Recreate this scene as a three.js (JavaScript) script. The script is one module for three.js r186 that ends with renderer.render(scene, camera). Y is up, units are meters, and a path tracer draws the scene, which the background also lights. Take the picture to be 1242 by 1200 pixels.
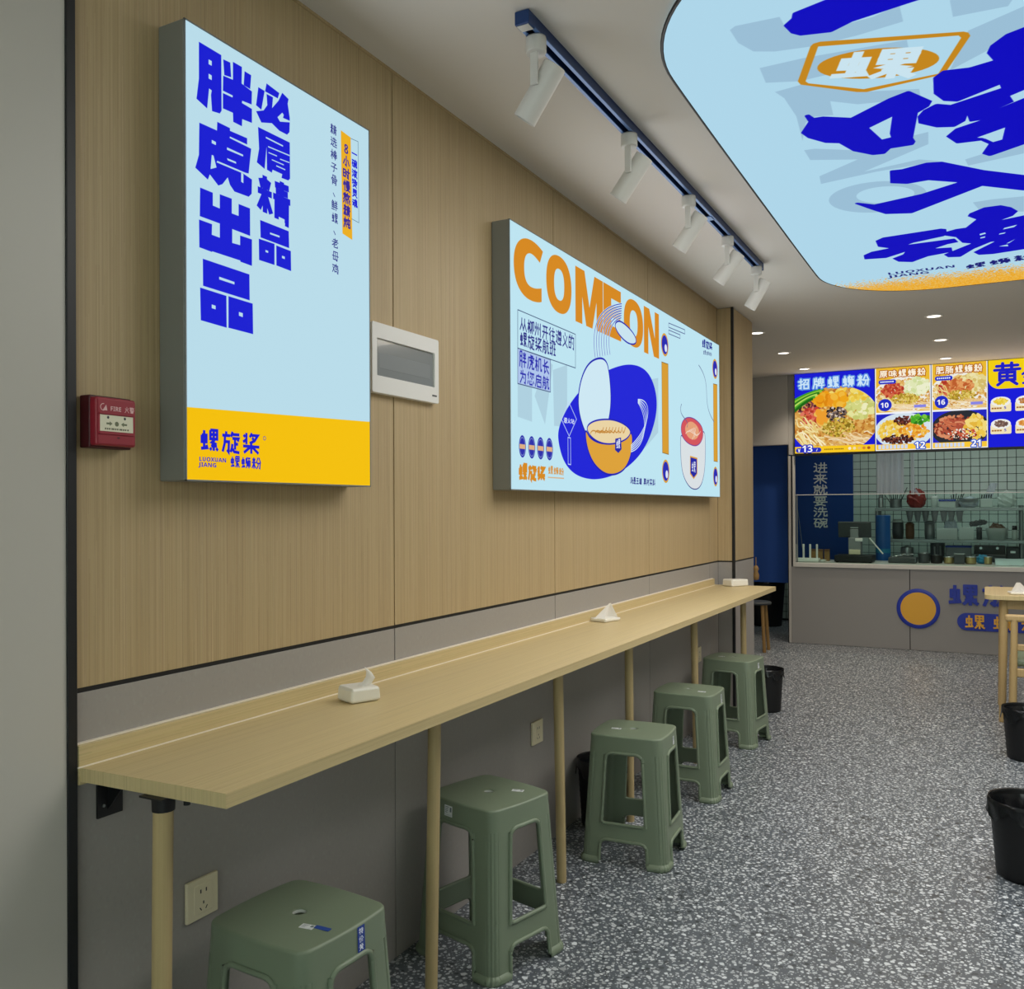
import * as THREE from 'three';
import { mergeGeometries } from 'three/addons/utils/BufferGeometryUtils.js';
import { RoundedBoxGeometry } from 'three/addons/geometries/RoundedBoxGeometry.js';
import { RectAreaLightUniformsLib } from 'three/addons/lights/RectAreaLightUniformsLib.js';

// ------------------------------------------------------------------ camera, lights, exposure
RectAreaLightUniformsLib.init();
const scene = new THREE.Scene();
const FOCAL = 1091.5, CY = 613.29, YAW = 0.485739, PITCH = 0.0041362, ROLL = -0.0051242;
const CAM = new THREE.Vector3(1.49, 1.27, 0);
const camera = new THREE.PerspectiveCamera(2 * Math.atan(600 / FOCAL) * 180 / Math.PI, 1242 / 1200, 0.05, 60);
camera.rotation.order = 'YXZ';
camera.rotation.set(PITCH, YAW, ROLL);
camera.position.copy(CAM);
camera.setViewOffset(1242, 1200, 0, 600 - CY, 1242, 1200);
camera.updateMatrixWorld(true);
scene.add(camera);

const renderer = new THREE.WebGLRenderer();
renderer.toneMapping = THREE.LinearToneMapping;
renderer.toneMappingExposure = 1.0;
renderer.shadowMap.enabled = true;
scene.background = new THREE.Color(3.0, 2.95, 2.85);      // overcast daylight, enters by the glazed shop front behind the camera

const CEIL = 2.52;
const L = { panel: 3.3, sign: 1.4, menu: 0.8, down: 0.35, kitchen: 4.2 };
function rectLight(color, intensity, w, h, pos, target) {
  const l = new THREE.RectAreaLight(color, intensity, w, h);
  l.position.set(...pos); l.lookAt(...target); scene.add(l); return l;
}
rectLight(0xfff5e6, L.panel, 1.85, 3.4, [1.7, CEIL - 0.03, -3.75], [1.7, 0, -3.75]);            // ceiling light box
rectLight(0xfaf8f4, L.sign, 0.60, 0.9, [0.079, 1.795, -1.59], [2, 1.795, -1.59]);               // small wall light box
rectLight(0xfaf8f4, L.sign, 2.66, 0.88, [0.074, 1.795, -4.025], [2, 1.795, -4.025]);            // wide wall light box
rectLight(0xffe9c0, L.menu, 2.6, 0.7, [1.22, 2.145, -8.675], [1.22, 2.145, 0]);                 // menu light boxes

// ------------------------------------------------------------------ helpers
function rng(seed) { let a = seed >>> 0; return () => { a = (a + 0x6D2B79F5) | 0; let t = Math.imul(a ^ (a >>> 15), 1 | a); t = (t + Math.imul(t ^ (t >>> 7), 61 | t)) ^ t; return ((t ^ (t >>> 14)) >>> 0) / 4294967296; }; }
const V = (x, y, z) => new THREE.Vector3(x, y, z);
function ray(u, v) { return V((u - 621) / FOCAL, (CY - v) / FOCAL, -1).applyEuler(camera.rotation); }
function atX(u, v, x) { const d = ray(u, v); return d.multiplyScalar((x - CAM.x) / d.x).add(CAM); }
function atY(u, v, y) { const d = ray(u, v); return d.multiplyScalar((y - CAM.y) / d.y).add(CAM); }
function atZ(u, v, z) { const d = ray(u, v); return d.multiplyScalar((z - CAM.z) / d.z).add(CAM); }

const names = {};
function numbered(n) { if (!(n in names)) { names[n] = 0; return n; } names[n]++; return n + '_' + String(names[n]).padStart(3, '0'); }
function mesh(name, geo, mat, parent) {
  const m = new THREE.Mesh(Array.isArray(geo) ? merge(geo) : geo, mat);
  m.name = name; m.castShadow = true; m.receiveShadow = true;
  if (parent) parent.add(m);
  return m;
}
function tag(o, label, category, group, kind) { o.userData.label = label; o.userData.category = category; if (group) o.userData.group = group; if (kind) o.userData.kind = kind; return o; }
function thing(name, label, category, pos = [0, 0, 0], turn = 0, group) {
  const o = new THREE.Group(); o.name = numbered(name); scene.add(o); o.position.set(...pos); o.rotation.y = turn;
  return tag(o, label, category, group);
}
function single(name, geo, mat, label, category, group) { const m = mesh(numbered(name), geo, mat, scene); return tag(m, label, category, group); }
function struct(name, geo, mat, label, category) { const m = mesh(name, geo, mat, scene); return tag(m, label, category, null, 'structure'); }
function copyOf(o, pos, turn, label) { const c = o.clone(); c.userData = { ...o.userData }; c.name = numbered(o.name.replace(/_\d{3}$/, '')); scene.add(c); c.position.set(...pos); c.rotation.y = turn; if (label) c.userData.label = label; return c; }

function merge(list) {
  const g = list.map((q) => { let k = q.index ? q.toNonIndexed() : q; for (const a of Object.keys(k.attributes)) if (!['position', 'normal', 'uv'].includes(a)) k.deleteAttribute(a); if (!k.attributes.uv) k.setAttribute('uv', new THREE.BufferAttribute(new Float32Array(k.attributes.position.count * 2), 2)); return k; });
  return g.length === 1 ? g[0] : mergeGeometries(g);
}
// uv in metres taken from the face's own directions
function metric(g) {
  const p = g.attributes.position, n = g.attributes.normal, uv = new Float32Array(p.count * 2);
  for (let i = 0; i < p.count; i++) {
    const ax = Math.abs(n.getX(i)), ay = Math.abs(n.getY(i)), az = Math.abs(n.getZ(i));
    let a, b;
    if (ax >= ay && ax >= az) { a = p.getZ(i); b = p.getY(i); } else if (ay >= az) { a = p.getX(i); b = p.getZ(i); } else { a = p.getX(i); b = p.getY(i); }
    uv[2 * i] = a; uv[2 * i + 1] = b;
  }
  g.setAttribute('uv', new THREE.BufferAttribute(uv, 2)); return g;
}
function box(x0, x1, y0, y1, z0, z1) { const g = new THREE.BoxGeometry(Math.abs(x1 - x0), Math.abs(y1 - y0), Math.abs(z1 - z0)); g.translate((x0 + x1) / 2, (y0 + y1) / 2, (z0 + z1) / 2); return metric(g); }
function rbox(w, h, d, r = 0.004, seg = 2) { return new RoundedBoxGeometry(w, h, d, seg, Math.min(r, w / 2.01, h / 2.01, d / 2.01)); }
function rbx(x0, x1, y0, y1, z0, z1, r, seg) { const g = rbox(Math.abs(x1 - x0), Math.abs(y1 - y0), Math.abs(z1 - z0), r, seg); g.translate((x0 + x1) / 2, (y0 + y1) / 2, (z0 + z1) / 2); return metric(g); }
function lathe(pts, seg = 32) { return new THREE.LatheGeometry(pts.map((p) => new THREE.Vector2(p[0], p[1])), seg); }
function rod(a, b, r0, r1 = r0, seg = 14) {
  const A = V(...a), B = V(...b), d = B.clone().sub(A), g = new THREE.CylinderGeometry(r1, r0, d.length(), seg);
  g.applyQuaternion(new THREE.Quaternion().setFromUnitVectors(V(0, 1, 0), d.clone().normalize())); const m = A.add(B).multiplyScalar(0.5); g.translate(m.x, m.y, m.z); return g;
}
function tube(pts, r, seg = 40, rad = 6, closed = false) { return new THREE.TubeGeometry(new THREE.CatmullRomCurve3(pts.map((p) => p.isVector3 ? p : V(...p)), closed, 'centripetal'), seg, r, rad, closed); }
function gridGeo(rows, closed = false) {
  const pos = [], idx = [], R = rows.length, C = rows[0].length;
  for (const r of rows) for (const p of r) pos.push(p[0], p[1], p[2]);
  for (let i = 0; i < R - 1; i++) for (let j = 0; j < (closed ? C : C - 1); j++) { const a = i * C + j, b = i * C + (j + 1) % C; idx.push(a, b, a + C, b, b + C, a + C); }
  const g = new THREE.BufferGeometry(); g.setAttribute('position', new THREE.Float32BufferAttribute(pos, 3)); g.setIndex(idx); g.computeVertexNormals();
  const uv = new Float32Array(R * C * 2); for (let i = 0; i < R; i++) for (let j = 0; j < C; j++) { uv[2 * (i * C + j)] = j / (C - 1); uv[2 * (i * C + j) + 1] = i / (R - 1); }
  g.setAttribute('uv', new THREE.BufferAttribute(uv, 2)); return g;
}
function extrude(pts, depth, holes = [], bevel = 0) {
  const s = new THREE.Shape(pts.map((p) => new THREE.Vector2(...p)));
  for (const h of holes) s.holes.push(new THREE.Path(h.map((p) => new THREE.Vector2(...p))));
  return new THREE.ExtrudeGeometry(s, { depth, bevelEnabled: bevel > 0, bevelSize: bevel, bevelThickness: bevel, bevelSegments: 2 });
}
function roundRectPts(x0, y0, x1, y1, r, n = 8) {
  const out = [];
  for (const [cx, cy, a0] of [[x1 - r, y1 - r, 0], [x0 + r, y1 - r, 90], [x0 + r, y0 + r, 180], [x1 - r, y0 + r, 270]])
    for (let i = 0; i <= n; i++) { const a = (a0 + 90 * i / n) * Math.PI / 180; out.push([cx + r * Math.cos(a), cy + r * Math.sin(a)]); }
  return out;
}

// ------------------------------------------------------------------ stroke lettering (grid 0..10, y down)
const G = {};
{
  const S = `虫=2,2.5 8,2.5 8,6 2,6 2,2.5;5,0 5,9.3;1,9.5 9,9 8,7.5
田=1,0 9,0 9,10 1,10 1,0;1,5 9,5;5,0 5,10
糸=6,0 3,2.5 6,3.5 2.5,6 8.5,5.5;5,6 5,10;2.5,7.5 1,9.5;7.5,7.5 9.5,9.5
累=@田 .5 0 9.5 4.2|@糸 0 4.6 10 10
螺=@虫 0 0.3 4.2 9.7|@累 4.8 0 10 10
方=5,0 5,1.6;0,2 10,2;3.5,2 3,6 .5,10;3,5 8.5,5 8,10 6,9
疋=2,0 9,0 8,2;5,0 5,8;5,4 8.5,4;2,4 1.5,7 0,10;1.5,7 4,9.5 10,10
旋=@方 0 0 4.5 10|6,0 5,2.5;5.5,1.3 10,1.3|@疋 4.8 3.2 10 10
桨=2,0 2,5.5;.3,1 1.2,2;0,4.5 2,3.2;5.5,0 4,2;5.2,1 9,1 7,3.6 4,5;5.5,2.2 6.5,3;0,6.5 10,6.5;5,5 5,10;4.5,6.7 .5,9.7;5.5,6.7 9.5,9.7
师=1,1 1,6;3,0 3,7 1.5,10;4.5,1 10,1;7,1 7,10;5,3.5 5,8.5;5,3.5 9.3,3.5 9.3,8 8.3,8
蛳=@虫 0 0.3 4 9.7|@师 4.6 0 10 10
米=5,0 5,10;0,4.5 10,4.5;2,1 3.5,3.5;8,1 6.5,3.5;4.7,5 .5,9.5;5.3,5 9.5,9.5
分=4,0 .5,5;6,0 9.8,5;2,5 8.5,5 8,9.5 6.3,9;4.7,5 4,7.5 1,10
粉=@米 0 0 4.5 10|@分 4.8 0 10 10
青=1,1.2 9,1.2;1.5,2.8 8.5,2.8;0,4.4 10,4.4;5,0 5,4.4;2,10 2,5.6 8,5.6 8,10 7,10;2,7 8,7;2,8.4 8,8.4
精=@米 0 0 4.2 10|@青 4.6 0 10 10
月=2,0 2,6 .5,10;2,0 8.5,0 8.5,10 7,9.5;2,3 8.5,3;2,6 8.5,6
半=2,.5 3.2,2.8;8,.5 6.8,2.8;1,3.8 9,3.8;0,6.3 10,6.3;5,0 5,10
胖=@月 0 0 4 10|@半 4.4 0 10 10
虎=5,0 5,2.2;5,1 8.5,1;1.5,2.2 9.5,2.2 9,3.6;1.5,2.2 1.2,6.5 0,10;3,4.2 8,3.8;5.3,2.2 5.3,5 8.5,5 8.8,4.4;4.5,6.3 4.2,8 2.5,10;4.5,6.3 7,6.3 7,9.3 9.6,9.3 9.6,8
选=1,.5 2.2,2;.3,3.8 2.2,3.8 2.2,7.5 .3,9;1.5,8 4,9.6 10,9.6;4.6,.4 4,2;4.3,1.6 9.4,1.6;3.6,4 10,4;6.7,0 6.7,4;5.6,4 5.3,6.2 3.8,8;7.6,4 7.6,7.4 9.8,7.4 9.8,6.4
木=0,3 10,3;5,0 5,10;5,3.5 .5,8;5,3.5 9.5,7
奉=1.5,1.2 8.5,1.2;1.5,2.8 8.5,2.8;0,4.4 10,4.4;5,0 3.5,4 0,7;6.5,4.4 10,7;2.5,6.3 7.5,6.3;2,8 8,8;5,5.2 5,10
棒=@木 0 0 4.2 10|@奉 4.4 0 10 10
子=1.5,1 8.5,1 5,3.6;5,3.6 5,9 3.5,9.8;0,5 10,5
骨=2.5,0 7.5,0 7.5,3.4;2.5,0 2.5,3.4;5,1.6 7.5,1.6;.5,5 .5,3.4 9.5,3.4 9.5,5;2,10 2,5 8,5 8,10 7,10;2,6.6 8,6.6;2,8.2 8,8.2
鱼=3.5,0 1,2.5;3,1 7,1 5.5,2.8;1.5,2.8 8.5,2.8 8.5,7.5 1.5,7.5 1.5,2.8;1.5,5 8.5,5;5,2.8 5,7.5;0,9.6 10,9.6
羊=2.5,0 4,2;7.5,0 6,2;1,2.5 9,2.5;1.5,4.8 8.5,4.8;0,7 10,7;5,2.5 5,10
鲜=@鱼 0 0 4.8 10|@羊 5 0 10 10
老=2,1.3 8,1.3;4.7,0 4.7,3.6;0,3.6 10,3.6;9,.8 5,4.5 0,7.5;3,5.2 3,9.4 9,9.4 9,8;8,5.5 3,7.3
母=2,.5 1.3,9 8,9;2,.5 8.7,.5 8,10 7,10;0,5 10,5;4.5,2 5.5,3.6;4.2,6.4 5.3,8
鸡=0,1.5 4,1.5 0,9;.5,3.5 4,9;6.3,0 5.5,1.5;5.2,1.6 9,1.6 9,4 7.8,4;5.2,1.6 5.2,5.6 9.6,5.6 9.2,10 8,9.5;4.5,8 8,8;6.5,2.6 7.3,3.4
小=5,0 5,9.8 3.5,9;2.5,3.5 .5,8;7.5,3.5 9.5,8
时=0,1.5 3.5,1.5 3.5,8.5 0,8.5 0,1.5;0,5 3.5,5;4.5,3 10,3;8,0 8,9.7 6.5,9;5.5,5 6.5,7
慢=2,0 2,10;.5,2.5 .2,4.5;3.2,2 3.8,3.6;5.2,0 9.2,0 9.2,2.6 5.2,2.6 5.2,0;5.2,1.3 9.2,1.3;4.7,3.8 9.8,3.8 9.8,6 4.7,6 4.7,3.8;6.4,3.8 6.4,6;8.1,3.8 8.1,6;5,7 9.2,7 7.5,9 4.5,10;5.5,7.5 7.3,9 10,10
熬=.5,1.2 4.5,1.2;2.5,0 2.5,2.4;0,2.4 5,2.4;1,4 4.3,4 4,6.3 3,6.3;2,2.6 1.5,5 0,6.8;6.5,0 5.5,2.6;6,1.8 10,1.8;9,1.8 8,4.5 5.2,6.8;6,2.8 8,5.3 10,6.8;1,8 0,10;3.5,8 4,10;6.2,8 6.8,10;8.8,8 10,10
炖=2,0 2,4.5 0,10;2,5 4,9;.3,2.5 .6,4.5;3.8,2 3.2,4;4.8,2 10,1.6;5.2,3.2 5.2,6.4 9.6,6.4 9.6,3.2;7.4,0 7.4,9.5 10,9.5 10,8
一=0,5 10,5
碗=0,1 4,1;2,1 0,6;1,4.5 3.6,4.5 3.6,9 1,9 1,4.5;7.2,0 7.2,1;4.8,2.4 4.8,1.2 9.8,1.2 9.8,2.4;5.8,3 4.6,6;5.5,4 7.2,4 6.4,7 4.4,10;5.4,5.4 6.2,6.4;7.8,3.6 9.6,3.6 9.4,6 8.8,6;7.8,3.6 7.8,9.2 10,9.2 10,8
滚=.5,.8 2,2;0,3.8 1.6,5;.2,9.5 2,6.5;6.5,0 6.5,1.2;3.4,1.6 10,1.6;5.2,2 4,3.6;7.8,2 9.2,3.6;6.5,3.6 5,5.6 8.4,5.2;6.6,5.6 3.4,8.4;5.2,7 5.2,9.8 7,8.8;8.8,5.8 7.6,7;6.8,6.2 10,10
汤=.5,.8 2,2;0,3.8 1.6,5;.2,9.5 2,6.5;3.6,.8 8,.8 4.2,4 9.8,4 9.2,9.6 7.8,9;6,4.2 3.2,8;8,4.2 5.4,9.6
火=5,0 4.8,4.5 .5,10;5,4.5 9.5,10;1.5,2.5 2.6,5;8.5,2 7.2,4.6
烫=@汤 0 0 10 5.8|@火 1 6.2 9 10
灵=1.5,.4 8.5,.4 8.5,4 1.5,4;1.5,2.2 8.5,2.2|@火 0 4.6 10 10
云=1,1 9,1;0,4.5 10,4.5;4.5,4.5 1.5,9 9,8.5;7.5,6.5 9.8,10
鬼=5,0 4,1.2;1.5,1.2 8.5,1.2 8.5,5.2 1.5,5.2 1.5,1.2;1.5,3.2 8.5,3.2;5,1.2 5,5.2;3.5,5.2 2.8,7.5 .5,10;5.8,5.2 5.8,9.4 10,9.4 10,8;8,6 7,8.2 9,8
魂=@云 0 1 4.2 9|@鬼 4.2 0 10 10
从=2.8,.5 2.5,5 0,10;2.7,4.5 4.8,8.5;7,.5 6.8,5 4.8,10;7,4.5 10,10
柳=@木 0 0 3.4 10|5.2,.6 3.8,2 3.8,8 5.6,7;5.2,2 6.4,1.6 6.2,6 4.6,10;7.4,1 7.4,10;7.4,1 9.8,1 9.6,7 8.6,7
州=1.8,0 1.8,6 0,10;5,.5 5,9;8.6,0 8.6,10;.3,3 .6,5;3.2,3 3.8,5;6.6,3 7.2,5
开=.8,1 9.2,1;0,5 10,5;3.2,1 3.2,6 .5,10;7,1 7,10
往=2.5,0 .2,2.6;3,2.4 0,5.8;1.8,4.6 1.8,10;6.2,0 7.2,1.2;3.8,2.4 9.8,2.4;4.2,5.6 9.4,5.6;3.5,9.5 10,9.5;6.8,2.4 6.8,9.5
遵=1,.5 2.2,2;.2,3.8 2,3.8 2,7.5 .2,9;1.2,8 4,9.7 10,9.7;4.6,0 5.4,1;8.4,0 7.6,1;3.4,1.4 10,1.4;4,2.6 9.4,2.6 9.4,5.4 4,5.4 4,2.6;6,1.4 6,4;7.6,1.4 7.6,4;3.4,6.6 10,6.6;8.2,5.4 8.2,8.8 7,8.4;5,7.2 5.8,8
义=4.5,0 5.5,2.5;8.8,2 6,6.5 .5,10;1.5,2.5 5,7 9.8,10
的=2.5,0 1.5,1.8;.5,2 4,2 4,9 .5,9 .5,2;.5,5.4 4,5.4;6.5,0 5,3.5;6,2 9.6,2 9.2,9.6 7.6,9;6,4.6 7.2,6.4
航=2.4,0 1.6,1.4;1,1.6 1,7 0,10;1,1.6 4,1.6 4,9.8 3,9.4;0,5.4 5,5.2;2.3,2.8 2.6,4;2.3,6.4 2.6,7.8;7.2,0 7.6,1.4;5.2,2.2 10,2.2;6.4,4 6.2,7 4.8,10;6.4,4 8.6,4 8.6,9.2 10,9.2 10,8
班=0,1 3.2,1;0,4.8 3.2,4.8;0,9 3.2,8.5;1.6,1 1.6,8.8;5.2,0 5,6 3.6,10;4,2.5 4.2,4.8;6.4,1 10,1;6.6,4.8 9.8,4.8;6.2,9 10,9;8.2,1 8.2,9
机=@木 0 0 4 10|5.6,1 5.4,6 4.2,10;5.6,1 8.6,1 8.6,9 10,9 10,7.6
长=3,0 3,9.5 5.2,8;8,.8 3.5,3.6;0,4.8 10,4.8;5.2,5 7,7.5 10,9.6
为=2,.8 3,2;1,3 8.8,3 8.4,9.6 6.6,9;4.8,0 4.4,5 .8,10;5.4,5 6.4,6.6
您=2.4,0 .2,3;1.4,2 1.4,5.6;5,0 4,2;4.6,1.2 9.4,1.2 8.8,2.4;6.6,1.4 6.6,5 5.6,4.8;4.8,2.8 4.2,4.4;8.4,2.8 9.2,4.4;1,6.8 .3,9.4;3,6.6 3.4,9.4 7,9.4 7,8.2;5,6.4 5.6,7.6;8.4,6.6 9.6,8.6
启=5,0 5.4,1.2;1.8,1.6 9,1.6 9,4.2 1.8,4.2;1.8,1.6 1.6,6 .2,10;3.2,6 9,6 9,9.6 3.2,9.6 3.2,6
是=2.2,0 7.8,0 7.8,3.6 2.2,3.6 2.2,0;2.2,1.8 7.8,1.8;.3,5 9.7,5;5,5 5,9;5,6.8 8.4,6.8;2.4,6.2 2,8 0,10;2,8 4,9.5 10,9.5
王=1,1 9,1;1.2,5 8.8,5;0,9.4 10,9.4;5,1 5,9.4
道=1,.5 2.2,2;.2,3.8 2,3.8 2,7.5 .2,9;1.2,8 4,9.7 10,9.7;4.8,0 5.6,1.2;8.6,0 7.6,1.2;3.4,1.8 10,1.8;6.6,1.8 6,3;4.2,3 9.2,3 9.2,8.4 4.2,8.4 4.2,3;4.2,4.8 9.2,4.8;4.2,6.6 9.2,6.6
真=1,1 9,1;5,0 5,2.2;2.2,2.2 7.8,2.2 7.8,7.2;2.2,2.2 2.2,7.2;2.2,3.8 7.8,3.8;2.2,5.4 7.8,5.4;0,7.4 10,7.4;3.4,8 1.4,10;6.4,8 8.8,10
材=@木 0 0 4.4 10|4.8,3 10,3;8,0 8,9.8 6.6,9.2;7.8,3.4 4.8,7.6
实=5,0 5,1;.6,2.8 .6,1.4 9.4,1.4 9.4,2.8;3,3 4,4;2,4.6 3,5.6;0,6.6 10,6.6;5.6,2.8 5.2,6.6 1,10;6,7.2 9,9.8
料=@米 0 0 4.4 10|5.4,1 6.4,2.4;5,3.6 6.2,5;4.8,7.6 10,6.6;8.4,0 8.4,10
站=2,0 2.4,1.4;0,2.2 4.4,2.2;1,3.6 1.6,6.4;3.6,3.4 3,6.6;0,8.4 4.6,7.4;7,0 7,5;7,2.4 10,2.4;5.2,5 9.4,5 9.4,9.6 5.2,9.6 5.2,5
招=0,2.4 3.6,2.4;2,0 2,9.4 .8,9;0,6.4 3.8,5.2;4.6,.8 9.4,.8 9,4.2 7.6,4;6.6,.8 6.2,3 4.4,4.8;5,5.6 9.2,5.6 9.2,9.6 5,9.6 5,5.6
牌=1,.5 1,5.5 0,10;2.8,0 2.8,3.4;1,3.4 4,3.4;1,6 3.2,6 3.2,10;6.8,0 6.2,1;4.8,1.2 9.4,1.2 9.4,5 4.8,5 4.8,1.2;4.8,3.1 9.4,3.1;7,1.2 6.6,5 4.6,6.6;4.4,7.4 10,7.4;8,5.4 8,10
原=.8,.6 9.8,.6;1.4,.6 1.2,6 0,10;5.6,1.2 5,2.2;3,2.4 8.8,2.4 8.8,6 3,6 3,2.4;3,4.2 8.8,4.2;5.9,6 5.9,9.6 5,9.4;4,7 2.6,9.2;7.6,7 9.4,9
味=0,1.6 3.2,1.6 3.2,7.6 0,7.6 0,1.6;4.6,2 9.4,2;4,4.6 10,4.6;7,0 7,10;6.8,5 4,8.6;7.2,5 10,8.6
肥=@月 0 0 4 10|4.8,.8 9.2,.8 9.2,5 4.8,5;7,.8 7,5;4.8,.8 4.8,9.2 10,9.2 10,7.6
肠=@月 0 0 4 10|4.8,.8 8.6,.8 5,4 9.8,4 9.2,9.6 8,9;6.6,4.2 4.4,8;8.4,4.2 6,9.6
黄=.8,1.2 9.2,1.2;0,3 10,3;3.2,0 3.2,3;6.8,0 6.8,3;2,4.4 8,4.4 8,7.8 2,7.8 2,4.4;2,6.1 8,6.1;5,3 5,7.8;3.4,8.2 1.2,10;6.6,8.2 8.8,10
金=5,0 0,4;5,0 10,4;2.6,4 7.4,4;1,6 9,6;5,4 5,9.6;2.4,7 3,8.6;7.6,7 7,8.6;.3,9.7 9.7,9.7
进=1,.5 2.2,2;.2,3.8 2,3.8 2,7.5 .2,9;1.2,8 4,9.7 10,9.7;4,2.4 9.8,2.4;3.6,5.4 10,5.4;5.6,0 5.6,5.4 4.2,8.4;8.2,0 8.2,8.4
来=1,1.6 9,1.6;0,5 10,5;5,0 5,10;2.4,2.4 3.2,4.2;7.6,2.4 6.8,4.2;4.8,5.2 .5,9.4;5.2,5.2 9.5,9.4
就=2.6,0 3,1;0,1.6 5,1.6;.8,3 4.2,3 4.2,5.4 .8,5.4 .8,3;2.5,5.4 2.5,9.6 1.6,9.4;1,6.6 .2,8.6;4,6.6 4.8,8.2;5.2,3.2 10,3.2;7,0 6.8,5 5,10;7.8,3.4 7.8,9.2 10,9.2 10,7.8;8.8,.8 9.6,2
要=.5,.8 9.5,.8;1.6,2 8.4,2 8.4,4.6 1.6,4.6 1.6,2;3.8,.8 3.8,4.6;6.2,.8 6.2,4.6;0,6.4 10,6.4;4.6,5 2.2,8 8.6,10;7,6.4 5,9 1,10
洗=.5,.8 2,2;0,3.8 1.6,5;.2,9.5 2,6.5;4.6,.6 3.6,3;4.2,2 9.4,2;3.2,4.8 10,4.8;6.6,0 6.6,4.8;5.4,4.8 5,7.6 3.2,10;7.8,4.8 7.8,9.2 10,9.2 10,7.8
特=1.2,.8 .2,3;.8,2 4,2;2.4,0 2.4,10;0,6.2 4.2,5.2;5.2,1.4 9.6,1.4;7.4,0 7.4,3.2;4.6,3.2 10,3.2;4.8,5.6 10,5.6;8.4,4 8.4,9.6 7,9.2;5.8,6.8 6.8,8.2
价=2.6,0 .2,4;1.6,2.6 1.6,10;6.6,0 3.4,4.6;6.6,0 10,4.6;5.2,5 5,7.5 3.8,10;8,5 8,10
凳=1.4,.6 4,.6 0,4.2;6,0 9.8,4.4;1.4,1.4 3,2.4;8.4,.4 7.2,1.6;3,3 7,3;3,4.2 7,4.2 7,5.6 3,5.6 3,4.2;1.6,6.6 8.4,6.6;2.8,7.2 2.4,8.8 .4,10;2.8,7.2 7.2,7.2 7.2,9.4 9.8,9.4
警=0,1 5,1;1.5,0 1.5,2;3.5,0 3.5,2;.6,2.4 4.4,2.4 4,5;1,3.4 3,3.4 3,4.8 1,4.8 1,3.4;6.4,0 5.6,2;6,1.2 10,1.2;9,1.2 6,4.8;6.4,2 9.8,4.8;.5,5.8 9.5,5.8;2,7 8,7;2,8 8,8;2.4,9 7.6,9 7.6,10 2.4,10 2.4,9
、=3,6 5.5,9`;
  for (const line of S.split('\n')) {
    const [k, def] = [line[0], line.slice(2)], out = [];
    for (const part of def.split('|')) {
      if (part[0] === '@') {
        const [ref, x0, y0, x1, y1] = part.slice(1).split(' ');
        for (const st of G[ref]) out.push(st.map(([x, y]) => [+x0 + x * (x1 - x0) / 10, +y0 + y * (y1 - y0) / 10]));
      } else for (const st of part.split(';')) out.push(st.split(' ').map((q) => q.split(',').map(Number)));
    }
    G[k] = out;
  }
}
// draw one glyph on a canvas through a mapping (gx, gy in 0..1) -> [X, Y]
function inkGlyph(c, ch, map, width, cap = 'butt') {
  c.lineWidth = width; c.lineCap = cap; c.lineJoin = 'miter'; c.miterLimit = 3;
  for (const st of G[ch] || []) { c.beginPath(); st.forEach(([x, y], i) => { const q = map(x / 10, y / 10); i ? c.lineTo(...q) : c.moveTo(...q); }); c.stroke(); }
}
function inkText(c, text, x, y, w, h, dx, dy, width, cap = 'square') { let i = 0; for (const ch of text) { const X = x + i * dx, Y = y + i * dy; if (ch !== ' ') inkGlyph(c, ch, (a, b) => [X + a * w, Y + b * h], width, cap); i++; } }
// raised lettering: every stroke a set of small bars
function glyphGeo(ch, w, h, width, depth) {
  const out = [];
  for (const st of G[ch]) for (let i = 0; i + 1 < st.length; i++) {
    const ax = st[i][0] / 10 * w, ay = -st[i][1] / 10 * h, bx = st[i + 1][0] / 10 * w, by = -st[i + 1][1] / 10 * h, len = Math.hypot(bx - ax, by - ay);
    const dd = depth + 0.00025 * out.length, g = new THREE.BoxGeometry(len + width * 0.8, width, dd); g.rotateZ(Math.atan2(by - ay, bx - ax)); g.translate((ax + bx) / 2, (ay + by) / 2, dd / 2); out.push(g);
  }
  return out;
}

// ------------------------------------------------------------------ textures and materials
function canvas(w, h) { const k = document.createElement('canvas'); k.width = w; k.height = h; return k; }
function tex(k, color = true, repeat) { const t = new THREE.CanvasTexture(k); if (color) t.colorSpace = THREE.SRGBColorSpace; t.magFilter = THREE.LinearFilter; t.anisotropy = 8; if (repeat) { t.wrapS = t.wrapT = THREE.RepeatWrapping; t.repeat.set(...repeat); } return t; }
function streaks(base, amp, seed, vertical, n = 1500) {     // straight laminate grain, one metre a side
  const S = 1024, k = canvas(S, S), c = k.getContext('2d'), r = rng(seed);
  c.fillStyle = `rgb(${base})`; c.fillRect(0, 0, S, S);
  for (let i = 0; i < n; i++) {
    const d = (r() - 0.5) * 2, a = Math.abs(d) * amp, p = r() * S, q = r() * S, len = (0.15 + r() * 0.85) * S, w = 1 + r() * r() * 2.2;
    c.fillStyle = d > 0 ? `rgba(255,236,196,${a})` : `rgba(66,44,16,${a})`;
    for (const o of [0, -S]) vertical ? c.fillRect(p, q + o, w, len) : c.fillRect(q + o, p, len, w);
  }
  return k;
}
const M = {};
const std = (o) => new THREE.MeshStandardMaterial({ side: THREE.DoubleSide, ...o });
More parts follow.
